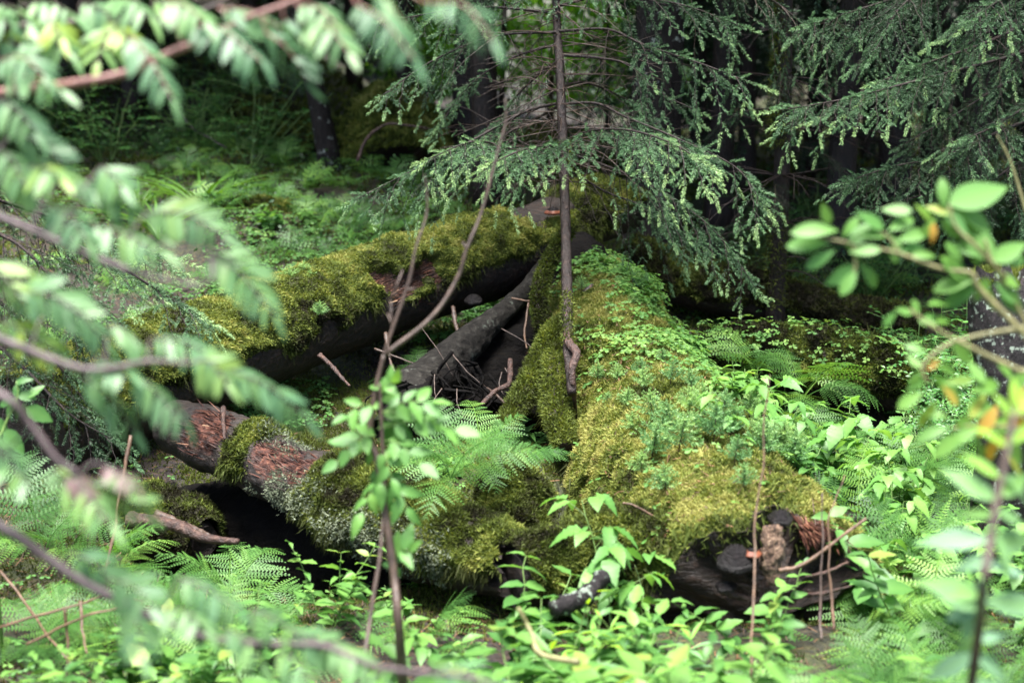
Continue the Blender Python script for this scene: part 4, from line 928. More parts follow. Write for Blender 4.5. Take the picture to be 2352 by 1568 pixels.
big_tree('birch_tree', 'dark leaning trunk speckled with white lichen at the back left', 762, 13.2, tJ, CJ)
for k, (u, d, t_, c__, lab) in enumerate([
    (1112, 12.0, 1, 0, 'black slim spruce trunk left of the young spruce'),
    (1075, 14.0, 0, 1, 'wide dark spruce trunk behind the left boughs of the young spruce'),
    (205, 18.0, 0, 2, 'dark trunk on the shaded slope behind the upper left rowan sprays'),
    (430, 20.0, 1, 0, 'thin dark trunk on the upper left slope right of the pink twig'),
    (600, 19.0, 0, 1, 'dark trunk at the back between the rowan sprays and the leaning trunk'),
    (-150, 16.5, 2, 2, 'lichened trunk beyond the left edge of the slope'),
    (1640, 12.5, 1, 0, 'slim dark trunk in the shade right of the lichened trunk'),
    (1925, 11.0, 1, 1, 'thin dark trunk in the black gap below the right spruce boughs'),
    (2040, 13.5, 0, 2, 'dark spruce trunk deep behind the right spruce boughs'),
    (2200, 12.0, 0, 0, 'dark spruce trunk behind the bilberry bush on the right'),
    (2420, 11.0, 2, 1, 'lichened trunk beyond the right edge'),
    (1455, 17.0, 1, 2, 'far slim trunk seen through the twigs right of the young spruce'),
    (940, 17.0, 1, 2, 'far slim trunk above the mossy stump'),
    (-500, 13.0, 0, 0, 'spruce well beyond the left edge'),
    (330, 16.5, 1, 2, 'thin black trunk at the foot of the shaded slope above the grass tufts'),
    (60, 15.0, 1, 2, 'thin black trunk on the slope at the far left behind the rowan'),
    (2750, 9.5, 0, 1, 'unseen spruce added beyond the right edge to shade the background'),  # out-of-view tree, put in for the shade of its crown

]):
    big_tree('spruce_tree', lab, u, d, TR[t_], CROWN[c__], None, k * 1.3, (.01 * (k % 3), .012 * (k % 2)))
for k, (u, d) in enumerate([(1700, 14.5), (1850, 16.0), (2120, 15.5), (2330, 14.5), (1590, 17.0), (2480, 13.0), (1980, 18.0), (2250, 18.0), (1700, 19.0), (1620, 20.5)]):
    big_tree('young_spruce', 'dark young spruce crowded among others in the black wood on the right', u, d, TR[1], CROWN_LOW[k % 2], 'dark spruces in the wood on the right', k * 1.7, sc=.8 + .03 * (k % 5))
for k, (u, d) in enumerate([(-100, 22.0), (150, 23.5), (380, 24.0), (620, 23.0), (820, 22.0)]):
    big_tree('young_spruce', 'dark young spruce at the top of the shaded slope on the left', u, d, TR[1], CROWN_LOW[k % 2], 'dark spruces on the slope at the left', k * 1.7, sc=.85 + .03 * (k % 5))
# ================================================================== FAR WOOD behind everything (one mass)
g = np.random.default_rng(41); B = MB()
n_ = 64000; a_ = g.uniform(-1.25, 1.25, n_); r_ = g.uniform(27, 34, n_); x = r_ * np.sin(a_); y = r_ * np.cos(a_)
z = gz(x, y) + g.random(n_) ** 1.2 * 13
keep = (fbm(np.stack([x * .45, y * .45, z * .45], -1), 3, 6) > .37) & ~((a_ > -.05) & (a_ < .085) & (z > .5)); x, y, z = x[keep], y[keep], z[keep]
p_ = np.stack([x, y, z], -1); X = nrm(g.normal(size=p_.shape) - np.array([0, 0, .4])); R_ = frames(X, g.normal(size=p_.shape))
B.scatter(T_TWIG_SHADE[0], R_, p_, g.uniform(.5, .9, len(p_)), .3 + g.normal(0, .15, len(p_)))
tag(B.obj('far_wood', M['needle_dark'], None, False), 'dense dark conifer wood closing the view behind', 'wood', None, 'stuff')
# sunlit leafy trees glimpsed through the gap behind the young spruce
def leafy_crown(seed, H, n_, rad, lo):
    g = np.random.default_rng(seed); B = MB(); z = g.uniform(lo, H, n_); f = (z - lo) / (H - lo)
    R0 = rad * np.sqrt(np.clip(1 - (2 * f - .8) ** 2 / 1.7, .05, 1)); a = g.uniform(0, 6.28, n_); rr = R0 * np.sqrt(g.random(n_))
    p_ = np.stack([rr * np.cos(a), rr * np.sin(a), z], -1); ok = fbm(p_ * 1.5, 2, seed) > .47; p_ = p_[ok]; n_ = len(p_)
    X = nrm(g.normal(size=(n_, 3)) - np.array([0, 0, .3]))
    B.scatter(T_OVATE[0], frames(X, UP[None] + .6 * g.normal(size=(n_, 3))), p_, g.uniform(.10, .18, n_), .5 + .5 * (fbm(p_ * 2, 2, 3) - .5) + g.normal(0, .12, n_))
    return B.mesh('crown', M['bright'], False)
LC = [leafy_crown(1, 5.5, 5200, 1.5, .5), leafy_crown(2, 4.5, 4200, 1.3, .3)]
LTm = trunk_mesh(44, 4.6, .05, 'sprucebark', (.02, 0), (.5, 2), 6)
for k, (u, d, s) in enumerate([(1150, 21.0, 1.0), (1265, 23.5, 1.15), (1395, 22.0, 1.0), (1060, 24.0, 1.1), (1500, 24.0, .9), (960, 23.0, .8)]):
    q = on_ground(u, d); r = thing('leafy_tree', 'light green leafy tree glimpsed in the bright gap behind the young spruce', 'tree', q, k * 1.1, 'leafy trees in the gap behind the spruce', s)
    link('trunk', LTm, r); link('crown', LC[k % 2], r)

# ================================================================== GROUND COVER (masses)
g = np.random.default_rng(51)
def ground_pts(n_, u0, u1, d0, d1, power=1.0):
    u = g.uniform(u0, u1, n_); d = d0 + (d1 - d0) * g.random(n_) ** power
    x = (u - 1176) * K * d; y = d * .985; p_ = np.stack([x, y, gz(x, y)], -1); e = .03
    N_ = nrm(np.stack([gz(x - e, y) - gz(x + e, y), gz(x, y - e) - gz(x, y + e), 0 * x + 2 * e], -1)); return p_, N_
B = MB()
for (n_, u0, u1, d0, d1, l, w) in ((150000, -200, 2500, 3.2, 7.5, .022, .0032), (55000, -100, 2450, 7.5, 15, .05, .008), (20000, -100, 2450, 15, 24, .10, .018), (30000, -1100, -150, 3.0, 9, .03, .006), (30000, 2450, 3500, 3.0, 9, .03, .006), (15000, -900, 3300, 9, 22, .08, .014)):
    p_, N_ = ground_pts(n_, u0, u1, d0, d1); k = fbm(p_ * 1.3, 3, 61) + .25 * (fbm(p_ * 7, 2, 62) - .5) > .42; p_, N_ = p_[k], N_[k]
    Vv, Tt_, tt_ = shoots_on(p_, N_, l, 63, .38 + .8 * (fbm(p_ * 3, 3, 64) - .5) + g.normal(0, .1, len(p_)), w); B.add(Vv, Tt_, None, tt_)
x = np.concatenate([g.uniform(-1.9, .35, 26000), g.uniform(-1.45, .1, 52000), g.uniform(-.35, 1.1, 30000)]); y = np.concatenate([g.uniform(5.45, 8.3, 26000), g.uniform(5.5, 7.2, 52000), g.uniform(4.2, 5.7, 30000)]); p_ = np.stack([x, y, gz(x, y)], -1); k = (fbm(p_ * 2.5, 2, 67) > .36) & ~((np.abs(x - .02) < .28) & (np.abs(y - 6.75) < .4)); p_ = p_[k]
Vv, Tt_, tt_ = shoots_on(p_, UP[None] + 0 * p_, .020, 68, .42 + .9 * (fbm(p_ * 4, 3, 69) - .5) + g.normal(0, .1, len(p_)), .0036, .8); B.add(Vv, Tt_, None, tt_)
tag(B.obj('ground_moss', M['moss'], None, False), 'low moss covering patches of the forest floor', 'moss', None, 'stuff')
B = MB(); p_, N_ = ground_pts(34000, -700, 3100, 3.0, 12, 1.2)
dv = nrm(g.normal(size=p_.shape) * [1, 1, .25]); sd = nrm(np.cross(dv, N_)); l = g.uniform(.012, .05, (len(p_), 1)); p_ = p_ + N_ * .008
B.add(np.stack([p_ - sd * .0022, p_ + sd * .0022, p_ + dv * l + sd * .0015 + N_ * .004, p_ + dv * l - sd * .0015 + N_ * .004], 1).reshape(-1, 3), None, np.arange(len(p_) * 4).reshape(-1, 4), np.repeat(g.random(len(p_)), 4))
tag(B.obj('needle_litter', M['litter'], None, False), 'brown needle and twig litter strewn over the forest floor', 'litter', None, 'stuff')
# wood sorrel: on the nurse log's upper back, on the ground behind the long log, here and there elsewhere
F = VD.reshape(-1, 3); Nn = DD.reshape(-1, 3); kk = mkD.reshape(-1)
uu = np.repeat(np.linspace(0, 1, VD.shape[0]), VD.shape[1]); thD = np.tile((np.linspace(0, 2 * math.pi, 84, endpoint=False) + math.pi) % (2 * math.pi) - math.pi, VD.shape[0])
pr = (kk > .3) * (np.abs(thD) < 1.3) * (np.clip(fbm(F * 3.2, 3, 71) - .40, 0, 1) * 4 + .03) * (sstep(.55, .25, uu) * 1.0 + .06)
pr = pr * (1 + 2 * sstep(.3, -.4, thD))
ii = g.choice(len(F), 2600, p=pr / pr.sum()); B = MB(); clover_mb(B, F[ii] + g.normal(0, .012, (2600, 3)), Nn[ii], 72, (.015, .027), .012)
tag(B.obj('wood_sorrel', M['clover'], None, False), 'bright clover-leaved wood sorrel carpeting the far half of the nurse log', 'wood sorrel', None, 'stuff')
B = MB()
for (n_, u0, u1, d0, d1, th, s0, s1) in ((5200, 480, 1300, 7.6, 11.5, .45, .018, .032), (2600, 150, 760, 6.6, 9.2, .42, .016, .028), (1300, 850, 1330, 5.0, 6.3, .48, .014, .022), (1600, 1500, 2400, 5.2, 9.5, .50, .016, .028), (800, -100, 1100, 3.6, 6.0, .58, .014, .024), (2500, -100, 1100, 11, 17, .50, .025, .045)):
    p_, N_ = ground_pts(n_, u0, u1, d0, d1); k = fbm(p_ * 1.9, 3, 65) > th; clover_mb(B, p_[k], N_[k], n_, (s0, s1), .03)
tag(B.obj('wood_sorrel', M['clover'], None, False), 'patches of wood sorrel spread over the moss of the forest floor', 'wood sorrel', None, 'stuff')
Vb, Qb, mkb, Db = BANK['mossy_log']; F2 = Vb.reshape(-1, 3); N2 = Db.reshape(-1, 3); ii = g.choice(np.where((mkb.reshape(-1) > .3) & (N2[:, 2] > .35))[0], 330); B = MB(); clover_mb(B, F2[ii] + g.normal(0, .015, (330, 3)), N2[ii], 74, (.016, .026), .015)
tag(B.obj('wood_sorrel', M['clover'], None, False), 'wood sorrel along the top of the dark green mossy log at the right', 'wood sorrel', None, 'stuff')
# low broken green undergrowth filling the floor farther back
B = MB()
for (n_, u0, u1, d0, d1, s0, s1, hh) in ((7000, -1100, -100, 3.0, 10, .02, .045, .22), (7000, 2420, 3500, 3.0, 10, .02, .045, .22), (8000, -900, 3300, 10, 22, .03, .055, .25), (5000, -250, 520, 6.3, 9.5, .015, .03, .10), (9000, -150, 1150, 8.5, 16, .02, .045, .16), (14000, -150, 1000, 14, 23, .03, .06, .35), (6000, 1450, 2500, 8.5, 16, .02, .04, .2)):
    p_, N_ = ground_pts(n_, u0, u1, d0, d1); k = fbm(p_ * 1.1, 3, 66) > .47; p_ = p_[k]; m_ = len(p_); p_ = p_ + UP * (hh * g.random((m_, 1)))
    B.scatter(T_BIL[0], frames(nrm(g.normal(size=(m_, 3)) * [1, 1, .4]), UP[None] + .4 * g.normal(size=(m_, 3))), p_, g.uniform(s0, s1, m_), .42 + g.normal(0, .15, m_))
tag(B.obj('undergrowth', M['leafmix'], None, False), 'low small-leaved undergrowth over the shaded floor and slope at the back', 'undergrowth', None, 'stuff')

# ================================================================== SPRUCE SEEDLINGS on the nurse log
def on_log(u, v, axis=D_ax, VV=VD, up=0.0):
    """the nurse log's upper surface seen at (u, v)"""
    F = VV.reshape(-1, 3); N_ = DD.reshape(-1, 3)
    c = F - np.array([0, 0, CAMZ]); dep = c[:, 1] * CP - c[:, 2] * SP; ku = 1176 + c[:, 0] / (K * dep); kv = 784 - (c[:, 1] * SP + c[:, 2] * CP) / (K * dep)
    m_ = (ku - u) ** 2 + (kv - v) ** 2 + 1e5 * (N_[:, 2] < .2); return F[np.argmin(m_)]
SL = 'small blue-green spruce seedling growing in the moss on the nurse log'
sp_ = [(1440, 930), (1480, 900), (1500, 965), (1460, 990), (1530, 1010), (1580, 960), (1560, 1040), (1600, 1000), (1640, 1020), (1500, 1060), (1620, 960), (1660, 985), (1690, 1005), (1720, 970),
       (1405, 610), (1430, 640), (1460, 660), (1380, 650), (1340, 670), (1350, 610), (1480, 690), (1450, 700), (1500, 740), (1470, 870), (1420, 880), (1520, 830), (1540, 880), (1400, 930), (1590, 900), (1740, 1030), (1760, 1060), (1810, 1050), (1840, 1070), (1780, 1020), (1710, 1120), (1690, 1075), (1830, 1010), (1370, 880), (1480, 1090), (1520, 1140)]
g = np.random.default_rng(61)
for k, (u, v) in enumerate(sp_):
    r = thing('spruce_seedling', SL, 'seedling', on_log(u, v), g.uniform(0, 6), 'spruce seedlings on the nurse log', g.uniform(.06, .115) * (1.25 if v > 940 else .8))
    r.rotation_euler = (g.normal(0, .12), g.normal(0, .12), g.uniform(0, 6)); a_, b_ = SEED[k % 4]; link('stem', a_, r); link('needles', b_, r)
FA = moA_V = None
for k, (u, v, d) in enumerate([(620, 668, 6.95), (640, 655, 7.0), (665, 645, 7.0), (700, 640, 7.05), (735, 720, 6.85), (520, 700, 6.8)]):
    r = thing('spruce_seedling', 'tiny spruce seedling standing up from the moss of the long leaning log', 'seedling', P(u, v + 12, d), g.uniform(0, 6), 'spruce seedlings on the leaning log', g.uniform(.07, .11))
    a_, b_ = SEED[k % 4]; link('stem', a_, r); link('needles', b_, r)

# ================================================================== FERNS
def fernat(u, d, size, n, label, seed, group=None, far=False, az=None, spread=None, dz=0.0):
    q = on_ground(u, d); q[2] += dz; return fern(q, size, n, label, group, seed, far, az, spread)
HERO = [
    (1195, 5.3, .27, 3, 'single small fern spray hanging over the crumbling mossy stump', 0, 40, .18),
    (800, 5.75, .34, 5, 'dark green fern half hidden behind the thin sapling stem', None, None, .05),
    (215, 4.75, .42, 6, 'bright fern with one long comb-like frond below the left end of the broken log', -5, 80, .0),
    (500, 4.7, .36, 7, 'dark glossy fern in front of the black hollow', None, None, -.02),
    (60, 4.8, .42, 6, 'dull green fern at the left edge beside the dark twig', None, None, .04),
    (30, 4.1, .34, 5, 'pale fern low at the left edge above the brown stems', None, None, 0),
    (330, 4.25, .40, 6, 'fern low on the left crossed by the dark foreground branch', None, None, -.02),
    (980, 4.25, .36, 5, 'bluish fern at the foot of the thin sapling', None, None, -.02),
    (1745, 6.95, .52, 6, 'fern with broad flat fronds on the mossy log right of the nurse log', None, None, .20),
    (1850, 6.75, .50, 6, 'fern spreading sideways in front of the dark mossy log', None, None, .16),
    (1870, 6.4, .46, 6, 'tall fern standing between the nurse log and the bilberry bush', None, None, .02),
    (1975, 6.1, .44, 6, 'yellow-green fern below the pale raspberry shoot', None, None, 0),
    (2130, 5.8, .46, 6, 'big light fern left of the foot of the lichened snag', None, None, 0),
    (2000, 5.3, .46, 6, 'fern beside the right flank of the nurse log, above the broken end', None, None, 0),
    (2180, 5.1, .44, 6, 'dark fern in the hollow below the snag', None, None, 0),
    (2130, 4.65, .42, 7, 'bluish fern close to the right of the broken log end', None, None, 0),
    (2200, 4.1, .40, 6, 'fern behind the blurred willowherb stem at the lower right', None, None, 0),
    (790, 8.1, .46, 6, 'fern seen through the gap under the long log, left of the dead stick', None, None, 0),
    (955, 8.0, .40, 5, 'fern seen through the gap under the long log, near the grey leaning trunk', None, None, .02),
    (690, 7.7, .36, 5, 'low fern under the long log above the torn red wood', None, None, 0),
    (950, 7.2, .34, 4, 'small fern in the brown litter left of the dark hollow', None, None, 0),
]
for k, (u, d, s, n_, lab, az, sp, dz) in enumerate(HERO): fernat(u, d, s, n_, lab, k, None, False, az, sp, dz)
g = np.random.default_rng(71)
for k, (q_, s, n_, lab) in enumerate([((1035, 1090, 4.95), .38, 7, 'broad bright fern drooping over the mossy end of the broken log'), ((1100, 1065, 5.2), .37, 6, 'light green fern with drooping fronds in the middle between broken log and nurse log')]):
    r = fern(P(*q_), s, n_, lab, None, 900 + k); r.rotation_euler = (.38, 0, 0)
def many(n_, box, lab, grp, size, far=False, fr=(4, 7), seed=100):
    for k in range(n_):
        u = g.uniform(box[0], box[1]); d = g.uniform(box[2], box[3]); fernat(u, d, size * g.uniform(.75, 1.2), int(g.integers(*fr)), lab, seed + k, grp, far, None, None, 0)
many(44, (380, 1000, 10.5, 14.5), 'soft green fern in the fern bed at the foot of the speckled leaning trunk', 'ferns at the back left', .36, True, seed=100)
for k, (u, d_, s, lab) in enumerate([(130, 5.0, .34, 'dark fern on the bank left of the black hollow'), (330, 5.55, .30, 'small fern on the bank above the wet brown branch'), (-20, 5.3, .36, 'fern at the far left edge under the blurred purple-brown leaves')]): fernat(u, d_, s, 5, lab, 950 + k)
many(22, (-150, 520, 7.0, 10.0), 'small fern on the floor behind the left spruce boughs', 'ferns behind the left spruce', .30, True, seed=160)
many(9, (80, 560, 12.0, 14.5), 'fern in the shade among the grass tufts at the back left', 'ferns among the grass tufts', .34, True, seed=150)
many(24, (560, 1130, 8.6, 11.5), 'fern behind the long log below the tip of the left spruce bough', 'ferns behind the long log', .30, True, seed=170)
many(15, (1980, 2420, 4.6, 6.6), 'fern in the dense fern bed right of the nurse log', 'ferns right of the nurse log', .40, fr=(3, 6), seed=200)
many(13, (1950, 2400, 3.4, 4.2), 'fern in the lower right corner below the broken log end', 'ferns in the lower right corner', .34, seed=290)
many(8, (1700, 1950, 3.2, 3.6), 'fern in the lower right corner below the broken log end', 'ferns in the lower right corner', .36, seed=230)
many(16, (-80, 620, 3.4, 4.5), 'fern in the low growth at the lower left corner', 'ferns in the lower left corner', .30, seed=250)
many(5, (1950, 2300, 9.0, 11.5), 'small fern in the black wood beyond the mossy log', 'ferns in the dark wood', .40, True, seed=270)

# ================================================================== LEAFY PLANTS
def plantat(kind, u, d, size, label, cat, group=None, seed=0, dz=0.0, name=None):
    q = on_ground(u, d); q[2] += dz; return plant(kind, q, size, label, cat, group, seed, name)
for k, (u, d, s, dz, lab) in enumerate([
    (1430, 4.15, 1.0, .06, 'pale raspberry plant with drooping toothed leaves in front of the nurse log moss'),
    (1530, 4.1, .9, .0, 'pale raspberry plant low in front of the black bracket fungi'),
    (1690, 5.0, .85, .28, 'raspberry shoots with pale leaves on the right shoulder of the nurse log'),
    (1790, 5.4, .8, .16, 'raspberry clump behind the seedlings on the nurse log'),
    (1955, 6.0, 1.25, .0, 'tall pale raspberry shoot standing before the dark mossy log'),
    (1990, 5.5, .9, .0, 'raspberry plant with broad leaves among the ferns right of the nurse log'),
    (2090, 5.1, .9, .0, 'raspberry plant in front of the big light fern by the snag'),
]): plantat('raspberry', u, d, s, lab, 'raspberry plant', None, k, dz)
for k, (u, d, s) in enumerate([(2140, 6.6, 1.25), (2190, 6.3, 1.2), (2230, 6.0, 1.0), (2120, 6.9, 1.5), (2200, 6.8, 1.6), (2260, 6.4, 1.3), (2160, 6.0, .9)]):
    plantat('bilberry', u, d, s, 'glossy small-leaved bilberry bush just left of the lichened snag', 'bilberry bush', 'bilberry bushes by the snag', 20 + k, .10, 'bilberry_bush')
for k in range(46):
    u, d = g.uniform(-80, 640), g.uniform(13.5, 20)
    plantat('bilberry', u, d, g.uniform(1.6, 2.6), 'dark bilberry bush on the shaded slope at the upper left', 'bilberry bush', 'bilberry bushes on the slope', 40 + k, 0, 'bilberry_bush')
for k in range(16):
    u, d = g.uniform(1600, 2350), g.uniform(9, 13)
    plantat('bilberry', u, d, g.uniform(1.0, 1.6), 'dark bilberry bush under the right spruces', 'bilberry bush', 'bilberry bushes under the right spruces', 90 + k, 0, 'bilberry_bush')
def bed(kind, n_, box, size, label, cat, grp, seed, dz=0.0):
    for k in range(n_):
        plantat(kind, g.uniform(box[0], box[1]), g.uniform(box[2], box[3]), size * g.uniform(.75, 1.2), label, cat, grp, seed + k, dz)
bed('opposite', 15, (-80, 880, 2.5, 3.2), 1.15, 'big-leaved undergrowth plant low along the lower left edge', 'leafy plant', 'big-leaved plants at the lower left', 600)
bed('opposite', 12, (150, 880, 3.3, 3.9), .75, 'leafy undergrowth plant in the green bed along the lower left edge', 'leafy plant', 'leafy plants at the lower left', 300)
bed('opposite', 26, (880, 1750, 2.5, 3.3), 1.25, 'big-leaved undergrowth plant low along the bottom middle', 'leafy plant', 'big-leaved plants at the bottom middle', 640)
bed('opposite', 14, (880, 1700, 3.4, 3.9), .95, 'leafy undergrowth plant in the green bed at the bottom middle', 'leafy plant', 'leafy plants at the bottom middle', 340)
bed('opposite', 12, (1650, 2450, 2.5, 3.2), 1.1, 'leafy undergrowth plant among the ferns in the lower right corner', 'leafy plant', 'leafy plants at the lower right', 380)
bed('lance', 12, (1050, 1800, 3.0, 3.7), .8, 'narrow-leaved plant among the leafy bed at the bottom middle', 'leafy plant', 'narrow-leaved plants at the bottom', 410)
bed('herb', 9, (600, 1300, 4.3, 6.3), .8, 'small low herb in the moss between the fallen logs', 'herb', 'low herbs between the logs', 430)
bed('herb', 30, (1750, 2450, 4.5, 7.0), 1.2, 'small low herb under the ferns right of the nurse log', 'herb', 'low herbs right of the nurse log', 470)
bed('herb', 11, (560, 1150, 8.2, 10.5), 1.0, 'small low herb on the mossy floor behind the long log', 'herb', 'low herbs behind the long log', 510)
bed('opposite', 12, (2450, 3200, 3.0, 6.0), 1.0, 'leafy undergrowth plant beyond the right edge beside the snag', 'leafy plant', 'leafy plants beyond the right edge', 800)
many(10, (2430, 3100, 3.6, 7.5), 'fern beyond the right edge behind the snag', 'ferns beyond the right edge', .4, seed=320)
many(10, (-800, -80, 3.6, 8.0), 'fern beyond the left edge under the rowan', 'ferns beyond the left edge', .4, seed=340)
bed('raspberry', 10, (2000, 2450, 4.2, 5.4), .75, 'raspberry plant mixed into the ferns at the right', 'raspberry plant', 'raspberry plants among the right ferns', 550)
plantat('opposite', 735, 4.35, .85, 'young plant with clear oval leaves before the black hollow', 'leafy plant', None, 561)
plantat('opposite', 1185, 3.9, 1.15, 'taller pale leafy plant rising in front of the sunken brown log', 'leafy plant', None, 562)
plantat('opposite', 1790, 4.0, .9, 'leafy plant in front of the dark bottom of the broken log end', 'leafy plant', None, 563)
plantat('opposite', 2120, 4.2, 1.3, 'tall light leafy plant right of the broken log end', 'leafy plant', None, 564)
plantat('opposite', 1225, 5.0, .75, 'thin upright herb before the crumbling stump', 'herb', None, 565, .05)
for k, (u, v, kind, s) in enumerate([(1640, 860, 'raspberry', .5), (1700, 880, 'herb', .9), (1740, 910, 'raspberry', .55), (1790, 940, 'herb', .9), (1830, 980, 'raspberry', .5), (1600, 820, 'herb', .8), (1680, 930, 'herb', .8), (1760, 980, 'herb', .7), (1560, 790, 'herb', .7), (1870, 1040, 'herb', .8), (1650, 905, 'herb', .8), (1720, 950, 'raspberry', .45)]):
    plant(kind, on_log(u, v), s, 'low leafy seedling on the right shoulder of the nurse log among spruce seedlings', 'herb', 'leafy seedlings on the right shoulder of the nurse log', 760 + k)
# grass tufts at the back left
def tuft_mesh(seed):
    g = np.random.default_rng(seed); B = MB(); n_ = 34; a = g.uniform(0, 6.28, n_)
    X = np.stack([np.cos(a) * .55, np.sin(a) * .55, 1 + 0 * a], -1); Z = np.stack([-np.cos(a), -np.sin(a), .55 + 0 * a], -1)
    B.scatter(T_BLADE, frames(X, Z), np.stack([np.cos(a), np.sin(a), 0 * a], -1) * .03, g.uniform(.5, 1.1, n_), g.uniform(.2, .9, n_)); return B.mesh('grass_tuft', M['grass'])
TU = [tuft_mesh(s) for s in range(3)]
for k, (u, d, s, lab) in enumerate([(262, 11.2, .52, 'arching grass tuft farthest left under the rowan sprays'), (372, 10.2, .60, 'large dark grass tuft over brown litter, second from the left'), (470, 10.9, .72, 'upright broad-bladed grass tuft left of the fern bed'), (330, 11.6, .50, 'grass tuft behind the large dark one')]):
    q = on_ground(u, d); o = link('grass_tuft', TU[k % 3], None, tuple(q), (0, 0, k), s); tag(o, lab, 'grass')

# ================================================================== STICKS AND DEAD STEMS
def stick(pts, r, label, mat='twig', cat='stick', name='dead_stick', group=None):
    b = MB(); q = spl([P(*p_) for p_ in pts], 30); h_ = int(abs(pts[0][0] * 7 + pts[0][1])); L_ = np.linalg.norm(q[-1] - q[0])
    q = q + .035 * L_ * np.stack([fbm(np.stack([np.arange(30) * .22, 0 * np.arange(30) + h_, 0 * np.arange(30) + k_], -1), 3, k_) - .5 for k_ in range(3)], -1) * np.sin(np.linspace(.25, 3.0, 30))[:, None]
    rr = np.linspace(r[0], r[-1], 30) * (.8 + .4 * vnoise(np.stack([np.arange(30) * .7, 0 * np.arange(30) + h_, 0 * np.arange(30)], -1), 3)); b.tube(q, rr, 8, .5, 0, .3)
    return tag(b.obj(name, M[mat]), label, cat, group)
stick([(300, 1195, 5.2), (400, 1205, 5.15), (470, 1235, 5.1), (548, 1243, 5.05)], (.030, .012), 'wet brown broken branch lying at the mouth of the black hollow', 'redwood', 'branch', 'fallen_branch')
stick([(360, 1180, 5.4), (440, 1215, 5.3), (480, 1230, 5.2)], (.02, .01), 'dark short branch stub behind the wet brown branch', 'twig', 'branch', 'fallen_branch')
stick([(735, 815, 6.6), (770, 850, 6.5), (803, 886, 6.4)], (.012, .007), 'reddish stick slanting down from the long log', 'redwood')
stick([(886, 765, 7.0), (905, 850, 6.8), (945, 910, 6.6)], (.010, .005), 'dark bent stick hanging below the middle of the long log')
stick([(1040, 705, 7.2), (1055, 790, 7.0), (1070, 860, 6.8)], (.012, .008), 'thick dark stick dropping from the long log into the hollow')
stick([(1068, 860, 6.8), (1130, 900, 6.6), (1190, 960, 6.4)], (.008, .004), 'thin dead root crossing the dark hollow')
stick([(1172, 825, 6.5), (1168, 880, 6.4), (1135, 900, 6.35), (1105, 930, 6.3)], (.012, .012), 'bent brown stick standing in the dark hollow', 'redwood')
stick([(1215, 690, 7.0), (1205, 760, 6.9), (1210, 800, 6.8)], (.006, .004), 'pale peeled twig at the edge of the nurse log', 'tanstem')
stick([(1175, 685, 7.0), (1215, 692, 6.95)], (.005, .005), 'short orange broken twig by the nurse log', 'tanstem')
stick([(860, 800, 6.9), (960, 840, 6.8), (1030, 880, 6.7)], (.006, .003), 'black thin twig arching under the long log')
stick([(513, 935, 5.6), (513, 985, 5.45), (516, 1008, 5.4)], (.011, .004), 'short peg sticking down from the long log onto the torn red wood', 'redwood')
stick([(505, 480, 10.4), (508, 540, 10.4), (515, 600, 10.35)], (.035, .03), 'broken upright stake beside the moss mound', 'redwood', 'stake', 'broken_stake')
stick([(1398, 620, 7.6), (1402, 680, 7.5), (1405, 735, 7.4)], (.014, .022), 'dark upright snag stub on top of the nurse log', 'twig', 'stub', 'branch_stub')
stick([(1360, 655, 7.2), (1340, 680, 7.15), (1325, 700, 7.1)], (.018, .016), 'short grey branch stub leaning on top of the nurse log', 'greytwig', 'stub', 'branch_stub')
stick([(820, 370, 11.8), (850, 310, 11.8), (900, 285, 11.8), (985, 295, 11.8)], (.016, .008), 'red-brown arching dead branch in front of the mossy stump at the back', 'redwood', 'branch', 'dead_branch')
stick([(380, 215, 14.0), (440, 290, 14.0), (520, 340, 13.8)], (.012, .006), 'grey fallen twig on the slope above the grass tufts', 'greytwig')
stick([(300, 1000, 4.6), (280, 1110, 4.55), (262, 1220, 4.5), (240, 1320, 4.45)], (.006, .004), 'thin tan dead stem standing before the left end of the broken log', 'tanstem')
stick([(1768, 860, 3.9), (1757, 1000, 3.85), (1745, 1150, 3.8), (1735, 1330, 3.7), (1730, 1500, 3.6), (1725, 1640, 3.55)], (.0012, .0048), 'tall thin reddish stem standing in front of the broken log end', 'tanstem', 'stem', 'dry_stalk')
stick([(1890, 1130, 4.05), (1888, 1250, 4.0), (1885, 1400, 3.95), (1886, 1470, 3.9)], (.0015, .0045), 'thin dark stem left of a pair at the right of the broken log end', 'twig', 'stem', 'dry_stalk')
stick([(1940, 1090, 4.1), (1905, 1200, 4.05), (1908, 1330, 4.0), (1915, 1450, 3.95)], (.0015, .0045), 'forked brown stem right of the broken log end', 'tanstem', 'stem', 'dry_stalk')
stick([(1790, 1310, 4.1), (1850, 1290, 4.1), (1990, 1190, 4.1)], (.008, .004), 'tan stick leaning across the broken log end', 'tanstem')
stick([(1430, 1155, 4.6), (1455, 1160, 4.6), (1510, 1190, 4.6)], (.004, .004), 'bent orange twig on the moss of the nurse log', 'tanstem')
stick([(1390, 1320, 4.1), (1340, 1370, 4.05), (1270, 1400, 4.0)], (.022, .028), 'short dark log end lying in the green bed at the bottom middle', 'snagbark', 'log piece', 'log_piece')
stick([(1190, 1395, 3.3), (1215, 1440, 3.3), (1240, 1500, 3.25), (1330, 1520, 3.2)], (.0045, .008), 'mossy ochre stick with a pale broken end in the bottom bed', 'olivetwig')
